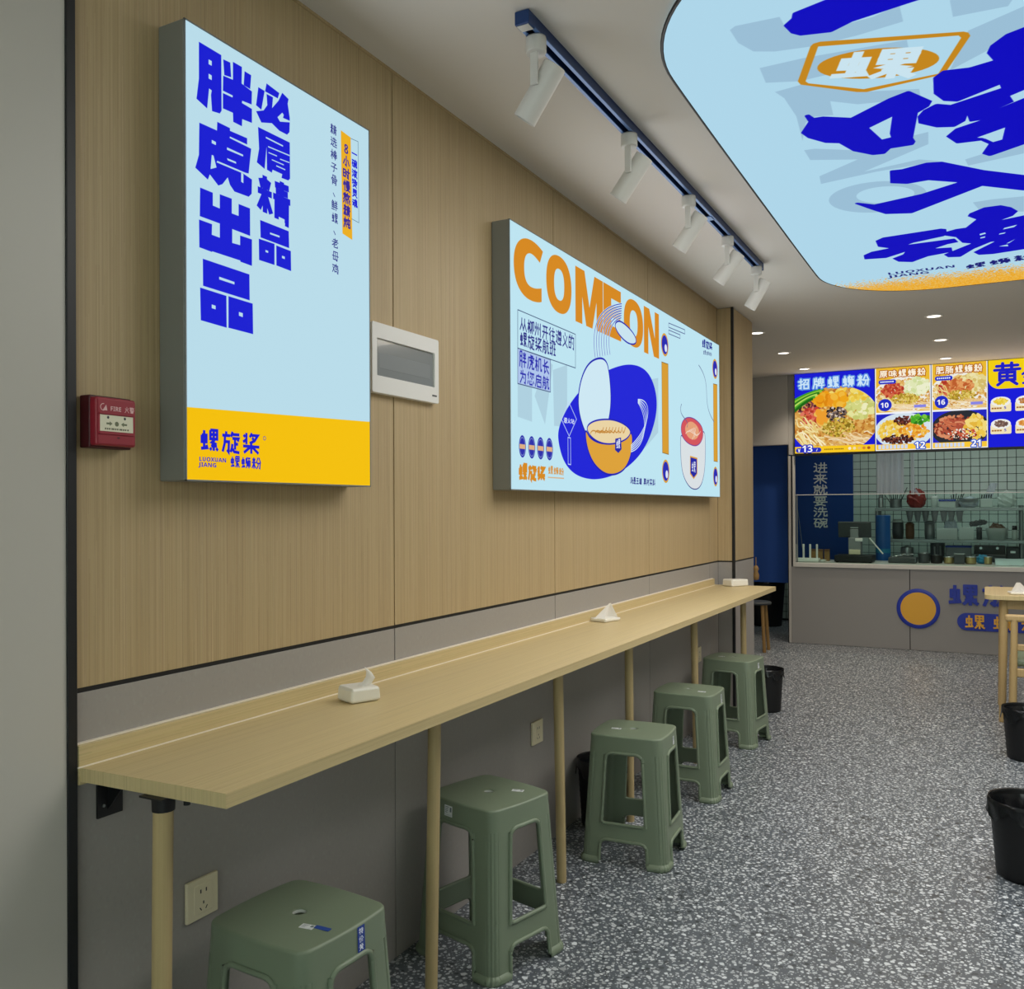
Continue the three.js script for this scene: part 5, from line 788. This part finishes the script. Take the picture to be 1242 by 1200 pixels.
// ------------------------------------------------------------------ kitchen
{
  const ct = thing('back_worktop', 'steel worktop along the tiled kitchen wall', 'worktop', [0, 0, -10.05]);
  mesh('top', rbx(0.30, XR - 0.02, 0.70, 0.735, -0.36, 0.36, 0.004), M.steelDull, ct); mesh('cabinet', box(0.32, XR - 0.03, 0, 0.70, -0.34, 0.33), M.steelDull, ct);
  const d = thing('blue_door_panel', 'dark blue panel with a column of white characters in the kitchen', 'panel', [-0.42, 0.02, ZK + 0.06]); mesh('panel', rbx(0, 0.626, 0, 2.2, -0.02, 0.02, 0.004), M.blueCloth, d);
  ['进', '来', '就', '要', '洗', '碗'].forEach((ch, i) => { const g = merge(glyphGeo(ch, 0.135, 0.105, 0.013, 0.003)); g.translate(0.222, 1.742 - i * 0.1215, 0.0205); mesh('raised_character', g, M.white, d); });
  rectLight(0xf3fff8, L.kitchen, 2.2, 0.25, [1.3, CEIL - 0.045, -9.55], [1.3, 0, -9.55]);
  const kl = thing('kitchen_light', 'flat kitchen ceiling light behind the menu boards', 'ceiling light', [1.3, CEIL, -9.55]); mesh('housing', box(-1.12, 1.12, -0.03, 0, -0.14, 0.14), M.white, kl); { const f = new THREE.PlaneGeometry(2.2, 0.25); f.rotateX(Math.PI / 2); f.translate(0, -0.032, 0); mesh('diffuser', f, new THREE.MeshStandardMaterial({ color: 0xffffff, emissive: 0xf3fff8, emissiveIntensity: 0.9 }), kl); }
  // shelf unit
  const Z = -10.02, zf = 0.14, sx0 = 0.475, sx1 = 1.80, yA = 1.262, yB = 0.945, s = thing('steel_shelf_unit', 'two-tier steel shelf standing on the kitchen worktop', 'shelf', [0, 0.736, Z]);
  for (const y of [yA, yB]) mesh('shelf_board', rbx(sx0, sx1, y - 0.736 - 0.03, y - 0.736, -zf, zf, 0.003), M.steelDull, s);
  for (const x of [sx0 + 0.018, sx1 - 0.02]) for (const z of [-zf + 0.02, zf - 0.02]) mesh('post', rod([x, 0, z], [x, yA - 0.736 + (x > 1 ? 0.02 : 0), z], 0.018, 0.018, 12), M.steelDull, s);
  const X = (u, v = 620, z = Z + 0.05) => atZ(u, v, z).x, Y = (v, u = 1150, z = Z + 0.05) => atZ(u, v, z).y;
  const put = (name, label, cat, u0, u1, vt, y, build, group, z = Z + 0.05) => { const xa = X(u0, 620, z), xb = X(u1, 620, z), t = thing(name, label, cat, [(xa + xb) / 2, y + 0.001, z], 0, group); build(t, (xb - xa) / 2, Math.max(0.02, Y(vt, (u0 + u1) / 2, z) - y)); return t; };
  const potGeo = (r, h) => lathe([[0, 0.002], [r * 0.92, 0.002], [r * 0.96, 0.01], [r, h * 0.96], [r * 1.04, h], [r * 0.97, h], [r * 0.9, 0.012], [0, 0.012]], 24);
  const bagGeo = (rx, h, seed, zs = 1) => { const g = new THREE.IcosahedronGeometry(1, 4), p = g.attributes.position, q = rng(seed), a = q() * 9, b = q() * 9; for (let i = 0; i < p.count; i++) { const x = p.getX(i), y = p.getY(i), z = p.getZ(i), k = 1 + 0.09 * Math.sin(x * 7 + a) * Math.sin(z * 6 + b) + 0.06 * Math.sin(y * 11 + x * 5 + b); p.setXYZ(i, x * rx * k, Math.max(0, (y * 0.62 + 0.5)) * h * k * 0.92, z * rx * 0.8 * zs * k); } g.computeVertexNormals(); return g; };
  // upper tier
  put('utensil_holder', 'steel canister of chopsticks and ladles on the upper shelf', 'utensil holder', 1065, 1072, 604, yA, (t, w, h) => { mesh('canister', potGeo(w, h), M.steel, t); for (let i = 0; i < 4; i++) mesh('handle', rod([(i - 1.5) * w * 0.3, 0.02, 0], [(i - 1.5) * w * 0.5, h * 1.5 + 0.02 * i, -0.02], 0.004, 0.004, 6), M.greyDark, t); });
  put('utensil_holder', 'wide holder of many long dark utensils on the upper shelf', 'utensil holder', 1076, 1097, 606, yA, (t, w, h) => { mesh('canister', potGeo(w * 0.7, h), M.steelDull, t); for (let i = 0; i < 9; i++) mesh('handle', rod([(i - 4) * w * 0.1, 0.02, 0.01 * (i % 3)], [(i - 4) * w * 0.34, h + 0.06 + 0.012 * ((i * 5) % 7), 0.02 * (i % 3)], 0.0045, 0.0035, 6), M.greyDark, t); });
  put('snack_bag', 'dark red packet in clear film on the upper shelf', 'packet', 1100, 1123, 594, yA, (t, w, h) => { mesh('packet', bagGeo(w, h * 0.95, 4), M.packRed, t); mesh('film_wrap', bagGeo(w * 0.7, h * 1.04, 6, 1.3), M.plasticClear, t); });
  put('plastic_tub', 'white lidded plastic tub on the upper shelf', 'tub', 1129, 1138, 602, yA, (t, w, h) => { mesh('tub', lathe([[0, 0.002], [w * 0.85, 0.002], [w, h * 0.85], [0, h * 0.85]], 20), M.plasticMilky, t); mesh('lid', lathe([[0, h], [w * 1.05, h], [w * 1.06, h * 0.84], [w, h * 0.84]], 20), M.white, t); });
  put('food_container', 'clear container with a dark blue lid on the upper shelf', 'container', 1139, 1159, 606, yA, (t, w, h) => { mesh('box', rbx(-w, w, 0, h * 0.75, -0.04, 0.04, 0.008), M.plasticMilky, t); mesh('lid', rbx(-w * 1.04, w * 1.04, h * 0.75, h, -0.043, 0.043, 0.006), M.lidBlue, t); }, null, Z + 0.09);
  put('utensil_holder', 'short tub of dark tongs wrapped in film on the upper shelf', 'utensil holder', 1152, 1166, 607, yA, (t, w, h) => { mesh('canister', potGeo(w, h), M.grey, t); for (let i = 0; i < 6; i++) mesh('handle', rod([(i - 2.5) * w * 0.2, 0.02, 0], [(i - 2.5) * w * 0.45 + 0.02, h + 0.05 + 0.01 * (i % 3), 0], 0.005, 0.004, 6), M.black, t); }, null, Z - 0.06);
  put('steel_bowl', 'shallow steel bowl wrapped in film on the upper shelf', 'bowl', 1163, 1188, 605, yA, (t, w, h) => { mesh('bowl', lathe([[0, 0.003], [w * 0.5, 0.003], [w * 0.9, h * 0.7], [w, h], [w * 0.94, h], [w * 0.5, 0.012], [0, 0.012]], 28), M.steel, t); mesh('film_wrap', bagGeo(w * 0.9, h * 1.2, 9), M.plasticClear, t); });
  put('food_container', 'pale open container with black tongs beside the film bag', 'container', 1189, 1204, 605, yA, (t, w, h) => { mesh('box', rbx(-w, w, 0, h, -0.07, 0.07, 0.01), M.plasticMilky, t); for (let i = 0; i < 5; i++) mesh('handle', rod([-w * 0.8 + i * w * 0.35, h * 0.6, 0], [-w * 0.7 + i * w * 0.38, h + 0.04, 0.02], 0.007, 0.006, 6), M.black, t); mesh('film_sheet', gridGeo(Array.from({ length: 9 }, (_, i) => Array.from({ length: 7 }, (_, j) => [-w * 0.6 + w * 1.3 * j / 6 + i * 0.008, h * 0.8 + 0.021 * i, 0.015 * Math.sin(i * 1.2 + j * 1.5)]))), M.plasticClear, t); });
  put('plastic_bag', 'full white plastic bag at the post end of the upper shelf', 'bag', 1210, 1232, 597, yA, (t, w, h) => { mesh('bag', bagGeo(w, h, 14), M.plasticMilky, t); }, null, Z + 0.06);
  for (let i = 0; i < 7; i++) { const u = [1104, 1113.5, 1123, 1134, 1145, 1154, 1164][i], x = X(u), t = thing('hanging_cup', 'grey tapered cup hanging under the upper shelf', 'cup', [x, yA - 0.031, Z + 0.11], 0, 'cups hanging under the shelf'); mesh('cup', lathe([[0.036, 0], [0.018, -0.105], [0, -0.106]], 18), M.grey, t); mesh('rim', new THREE.TorusGeometry(0.036, 0.0025, 6, 20).rotateX(Math.PI / 2).translate(0, -0.003, 0), M.greyDark, t); }
  // lower tier
  const lower = [['mixing_jug', 'dark jug with a pale lid on the lower shelf', 1082, 1096, 630, 'jug'], ['brown_canister', 'brown canister on the lower shelf', 1098, 1109, 634, 'canister'], ['steel_canister', 'dull steel canister on the lower shelf next to the brown one', 1121, 1134, 632, 'canister']];
  lower.forEach(([n, l, a, b, v, c], i) => put(n, l, c, a, b, v, yB, (t, w, h) => { mesh('body', lathe([[0, 0.002], [w * 0.9, 0.002], [w, h * 0.3], [w * 0.95, h * 0.85], [0, h * 0.85]], 22), [M.greyDark, M.brown, M.steelDull][i], t); mesh('lid', lathe([[0, h], [w * 0.6, h], [w, h * 0.9], [w, h * 0.84], [0, h * 0.84]], 22), [M.plasticMilky, M.brown, M.grey][i], t); }));
  put('film_bag', 'crumpled clear film bag on the lower shelf', 'bag', 1145, 1161, 630, yB, (t, w, h) => mesh('bag', bagGeo(w, h, 21, 0.6), M.plasticClear, t), null, Z - 0.06);
  put('food_container', 'long clear food box with brown contents on the lower shelf', 'container', 1136, 1161, 641, yB, (t, w, h) => { mesh('box', rbx(-w, w, 0, h, -0.05, 0.05, 0.006), M.plasticMilky, t); mesh('contents', rbx(-w * 0.9, w * 0.9, 0.004, h * 0.45, -0.045, 0.045, 0.006), M.brown, t); }, null, Z + 0.085);
  put('food_container', 'clear food box with dark contents next to the black ladle', 'container', 1163, 1181, 640, yB, (t, w, h) => { mesh('box', rbx(-w, w, 0, h, -0.05, 0.05, 0.006), M.plasticMilky, t); mesh('contents', rbx(-w * 0.5, w * 0.2, 0.004, h * 0.5, -0.045, 0.045, 0.006), M.greyDark, t); }, null, Z + 0.085);
  put('ladle_pot', 'dark pot of upturned ladles on the lower shelf', 'pot', 1184, 1191, 640, yB, (t, w, h) => { mesh('pot', potGeo(w, h), M.greyDark, t); for (let i = 0; i < 3; i++) mesh('ladle', bagGeo(0.045, 0.05, 31 + i).translate((i - 1) * 0.035 - 0.01, h + 0.01 + 0.008 * i, 0), M.greyDark, t); });
  put('noodle_basin', 'clear basin of brown food on the lower shelf', 'basin', 1195, 1223, 636, yB, (t, w, h) => { mesh('basin', lathe([[0, 0.002], [w * 0.8, 0.002], [w, h * 0.75], [w * 0.96, h * 0.75], [w * 0.75, 0.008]], 26), M.plasticMilky, t); mesh('contents', bagGeo(w * 0.85, h, 41), M.brown, t); });
  put('small_jar', 'small dark-lidded jar by the shelf post', 'jar', 1227, 1234, 638, yB, (t, w, h) => { mesh('glass', lathe([[0, 0.002], [w, 0.002], [w, h * 0.7], [0, h * 0.7]], 16), M.plasticMilky, t); mesh('lid', lathe([[0, h], [w * 0.9, h], [w, h * 0.68], [0, h * 0.68]], 16), M.black, t); });
  // worktop things behind the counter
  const cz = ZC - 0.33, cy = 0.757;
  const onC = (name, label, cat, u0, u1, vt, build, group) => put(name, label, cat, u0, u1, vt, cy, build, group, cz);
  const YC = (v, u) => atZ(u, v, cz).y;
  onC('steel_tray', 'wide flat steel tray at the post end of the serving counter', 'tray', 1206, 1244, 679, (t, w, h) => mesh('tray', [rbx(-w, w, 0, 0.006, -0.13, 0.13, 0.003), rbx(-w, w, 0, h, 0.124, 0.13, 0.002), rbx(-w, w, 0, h, -0.13, -0.124, 0.002), rbx(-w, -w + 0.006, 0, h, -0.13, 0.13, 0.002), rbx(w - 0.006, w, 0, h, -0.13, 0.13, 0.002)], M.steel, t));
  [[1144, 1157, 'small brass-toned pot nearest the long utensil tray'], [1170, 1184, 'brass-toned pot left of the blue cloth'], [1193, 1203, 'brass-toned pot between the blue cloth and the steel tray']].forEach(([a, b, l]) => onC('small_pot', l, 'pot', a, b, 676, (t, w, h) => { mesh('pot', potGeo(w, h), M.brass, t); mesh('rim', new THREE.TorusGeometry(w * 1.02, 0.003, 6, 22).rotateX(Math.PI / 2).translate(0, h, 0), M.steel, t); }, 'small pots on the serving counter'));
  onC('blue_cloth', 'folded teal cloth between the small pots', 'cloth', 1183, 1200, 674, (t, w, h) => mesh('cloth', bagGeo(w, h, 51, 1.2), M.teal, t)).position.z -= 0.10;
  onC('utensil_tray', 'dark tray of tangled steel utensils on the serving counter', 'tray', 1078, 1112, 673, (t, w, h) => { mesh('tray', rbx(-w, w, 0, h * 0.7, -0.1, 0.1, 0.008), M.greyDark, t); const q = rng(8); for (let i = 0; i < 14; i++) mesh('utensil', rod([(q() - 0.6) * w * 1.5, h * 0.75, (q() - 0.5) * 0.16], [(q() - 0.1) * w * 1.1, h * (0.85 + q() * 0.3), (q() - 0.5) * 0.16], 0.004, 0.003, 6), M.steel, t); });
  onC('condiment_tub', 'dark tub beside the utensil tray on the serving counter', 'tub', 1113, 1128, 672, (t, w, h) => { mesh('tub', potGeo(w, h), M.greyDark, t); mesh('lid', lathe([[0, h + 0.015], [w * 0.4, h + 0.012], [w, h], [0, h]], 22), M.steel, t); });
  onC('condiment_tub', 'black lidded tub between the two steel lids', 'tub', 1128, 1143, 674, (t, w, h) => { mesh('tub', potGeo(w, h), M.black, t); mesh('lid', lathe([[0, h + 0.01], [w, h], [0, h - 0.002]], 22), M.greyDark, t); });
  onC('steel_bin', 'dark steel container behind the small brass pots', 'container', 1157, 1170, 672, (t, w, h) => { mesh('body', rbx(-w, w, 0, h, -0.05, 0.05, 0.006), M.greyDark, t); mesh('rim', rbx(-w * 1.04, w * 1.04, h - 0.006, h + 0.002, -0.054, 0.054, 0.003), M.steelDull, t); });
  put('noodle_cooker', 'black cooker with two steel knobs below the lower shelf', 'cooker', 1181, 1219, 662, 0.736, (t, w, h) => { mesh('body', rbx(-w, w, h * 0.45, h, -0.09, 0.06, 0.008), M.black, t); mesh('base', rbx(-w * 0.9, w * 1.05, 0, h * 0.46, -0.09, 0.08, 0.006), M.greyDark, t); for (const k of [-0.55, 0.5]) mesh('knob', rod([k * w, h * 0.85, 0.06], [k * w, h * 0.85, 0.078], 0.012), M.steel, t); }, null, Z + 0.1);
  put('steel_pot', 'tall steel pot under the lower shelf', 'pot', 1128, 1145, 659, 0.736, (t, w, h) => { mesh('pot', potGeo(w, h), M.greyDark, t); mesh('tap', [rod([-0.02, h * 0.3, w], [-0.02, h * 0.8, w + 0.02], 0.008), rod([0.03, h * 0.3, w], [0.03, h * 0.85, w + 0.02], 0.008)], M.steel, t); }, null, Z + 0.08);
  put('steel_pot', 'round steel pot with a lid under the shelf beside the blue cylinder', 'pot', 1092, 1108, 662, 0.736, (t, w, h) => { mesh('pot', potGeo(w, h * 0.85), M.steel, t); mesh('lid', lathe([[0, h], [w * 0.3, h * 0.97], [w, h * 0.86], [0, h * 0.85]], 22), M.steelDull, t); }, null, Z + 0.08);
  put('storage_box', 'grey storage box under the lower shelf', 'box', 1147, 1178, 662, 0.736, (t, w, h) => { mesh('body', rbx(-w, w, 0, h * 0.9, -0.08, 0.08, 0.008), M.grey, t); mesh('lid', rbx(-w * 1.03, w * 1.03, h * 0.88, h, -0.085, 0.085, 0.006), M.lidBlue, t); }, null, Z + 0.02);
  put('storage_box', 'dark storage box by the shelf post under the lower shelf', 'box', 1220, 1236, 664, 0.736, (t, w, h) => { mesh('body', rbx(-w, w, 0, h, -0.08, 0.08, 0.008), M.greyDark, t); mesh('handle', rbx(-w * 0.4, w * 0.4, h * 0.6, h * 0.75, 0.08, 0.088, 0.003), M.steel, t); }, null, Z + 0.02);
  // blue cylinder of film
  { const a = atZ(1062, 625, -9.45), b = atZ(1080, 625, -9.45), w = (b.x - a.x) / 2, t = thing('blue_cylinder', 'tall blue plastic cylinder beside the till', 'cylinder', [(a.x + b.x) / 2, 0.737, -9.45]); mesh('body', lathe([[0, 0.001], [w, 0.001], [w, a.y - 0.745], [w * 0.94, a.y - 0.738], [0, a.y - 0.738]], 30), M.blueJar, t); mesh('band', lathe([[w * 1.005, 0.09], [w * 1.01, 0.13], [w * 1.005, 0.13]], 30), M.teal, t); t.userData.label = 'tall blue plastic cylinder beside the till'; }
  single('worktop_return', rbx(0.36, 0.86, 0.70, 0.735, -9.36, -9.68, 0.004), M.steelDull, 'short steel ledge carrying the blue cylinder', 'ledge');
  // clear strip curtain hanging from the bulkhead
  for (let i = 0; i < 5; i++) { const u = [1063, 1071, 1079, 1087, 1104][i], t = atZ(u, 548, -9.2), b = atZ(u, 600, -9.2), w = i === 4 ? 0.03 : 0.062; const rows = Array.from({ length: 9 }, (_, k) => Array.from({ length: 6 }, (_, j) => [t.x + w * j / 5, 1.95 + (b.y - 1.95) * k / 8, -9.2 - 0.012 * i + 0.012 * Math.sin(j * 1.3 + i)])); single('plastic_strip', gridGeo(rows), M.stripFilm, 'clear plastic strip hanging behind the glass screen', 'plastic strip', 'strips of the clear curtain'); }
  // till
  { const z = ZC - 0.26, a = atZ(1017, 634, z), b = atZ(1057, 651, z), t = thing('cash_register', 'black till with a tilted screen seen from behind on the serving counter', 'till', [(a.x + b.x) / 2, 0.757, z]), w = (b.x - a.x) / 2, y0 = b.y - 0.757, y1 = a.y - 0.757;
    mesh('drawer', rbx(-w * 1.15, w * 1.12, 0.006, 0.068, -0.16, 0.13, 0.006), M.black, t); mesh('foot', [rod([-w, 0, 0.1], [-w, 0.008, 0.1], 0.012), rod([w, 0, 0.1], [w, 0.008, 0.1], 0.012), rod([-w, 0, -0.13], [-w, 0.008, -0.13], 0.012), rod([w, 0, -0.13], [w, 0.008, -0.13], 0.012)], M.black, t);
    mesh('printer', rbx(-w * 0.35, w * 0.42, 0.068, y0 - 0.01, -0.05, 0.07, 0.008), M.grey, t); const g = rbox(w * 2, y1 - y0 + 0.02, 0.03, 0.008, 3); g.rotateX(0.22); g.translate(0, (y0 + y1) / 2, 0.02); mesh('screen_back', g, M.greyDark, t);
    mesh('screen_hinge', rbx(-w * 0.25, w * 0.25, y0 - 0.03, y0 + 0.07, 0.0, 0.055, 0.008), M.grey, t); mesh('customer_display', rbx(0.01, 0.075, y0 - 0.045, y0 - 0.015, 0.06, 0.075, 0.006), M.white, t); mesh('badge', rbx(-0.035, 0.035, y0 + 0.078, y0 + 0.088, 0.04, 0.044, 0.001), M.steel, t); mesh('sample_slot', rbx(-w * 0.3, w * 0.38, 0.075, 0.12, 0.066, 0.074, 0.003), M.cream, t);
    single('white_rod', rod(atZ(1054.5, 653, z + 0.05).toArray(), atZ(1071, 672, z + 0.02).toArray(), 0.006), M.white, 'white rod leaning between the till and the utensil tray', 'rod'); }
  // router with four aerials
  { const z = ZC - 0.14, a = atZ(964, 683, z), b = atZ(994, 683, z), t = thing('wifi_router', 'white router with four upright aerials on the serving counter', 'router', [(a.x + b.x) / 2, 0.757, z]), w = (b.x - a.x) / 2; mesh('body', rbx(-w, w, 0.002, 0.035, -0.06, 0.06, 0.008), M.white, t); for (const u of [965.5, 973.5, 981.5, 989.8]) { const x = atZ(u, 670, z).x - (a.x + b.x) / 2; mesh('aerial', rbx(x - 0.009, x + 0.009, 0.03, 0.165, -0.055, -0.047, 0.004), M.white, t); }
    for (let i = 0; i < 3; i++) { const p = atZ(984.5 + i * 8, 668, z - 0.22); const q = thing('brown_carton', 'small brown carton standing behind the router', 'carton', [p.x + 0.02, 0.757, z - 0.22], 0, 'brown cartons behind the router'); mesh('carton', rbx(-0.024, 0.024, 0, 0.11, -0.02, 0.02, 0.004), M.brownTile, q); mesh('lid', rbx(-0.025, 0.025, 0.09, 0.112, -0.021, 0.021, 0.003), M.brown, q); }
    const c = atZ(998, 677, z); const q = thing('white_cup', 'small white dish between the router and the till', 'dish', [c.x, 0.757, z]); mesh('dish', lathe([[0, 0.002], [0.018, 0.002], [0.032, 0.022], [0.029, 0.022], [0.016, 0.006], [0, 0.006]], 20), M.white, q); mesh('foot', lathe([[0.016, 0], [0.018, 0.003], [0.014, 0.003]], 20), M.white, q); }
}

renderer.render(scene, camera);
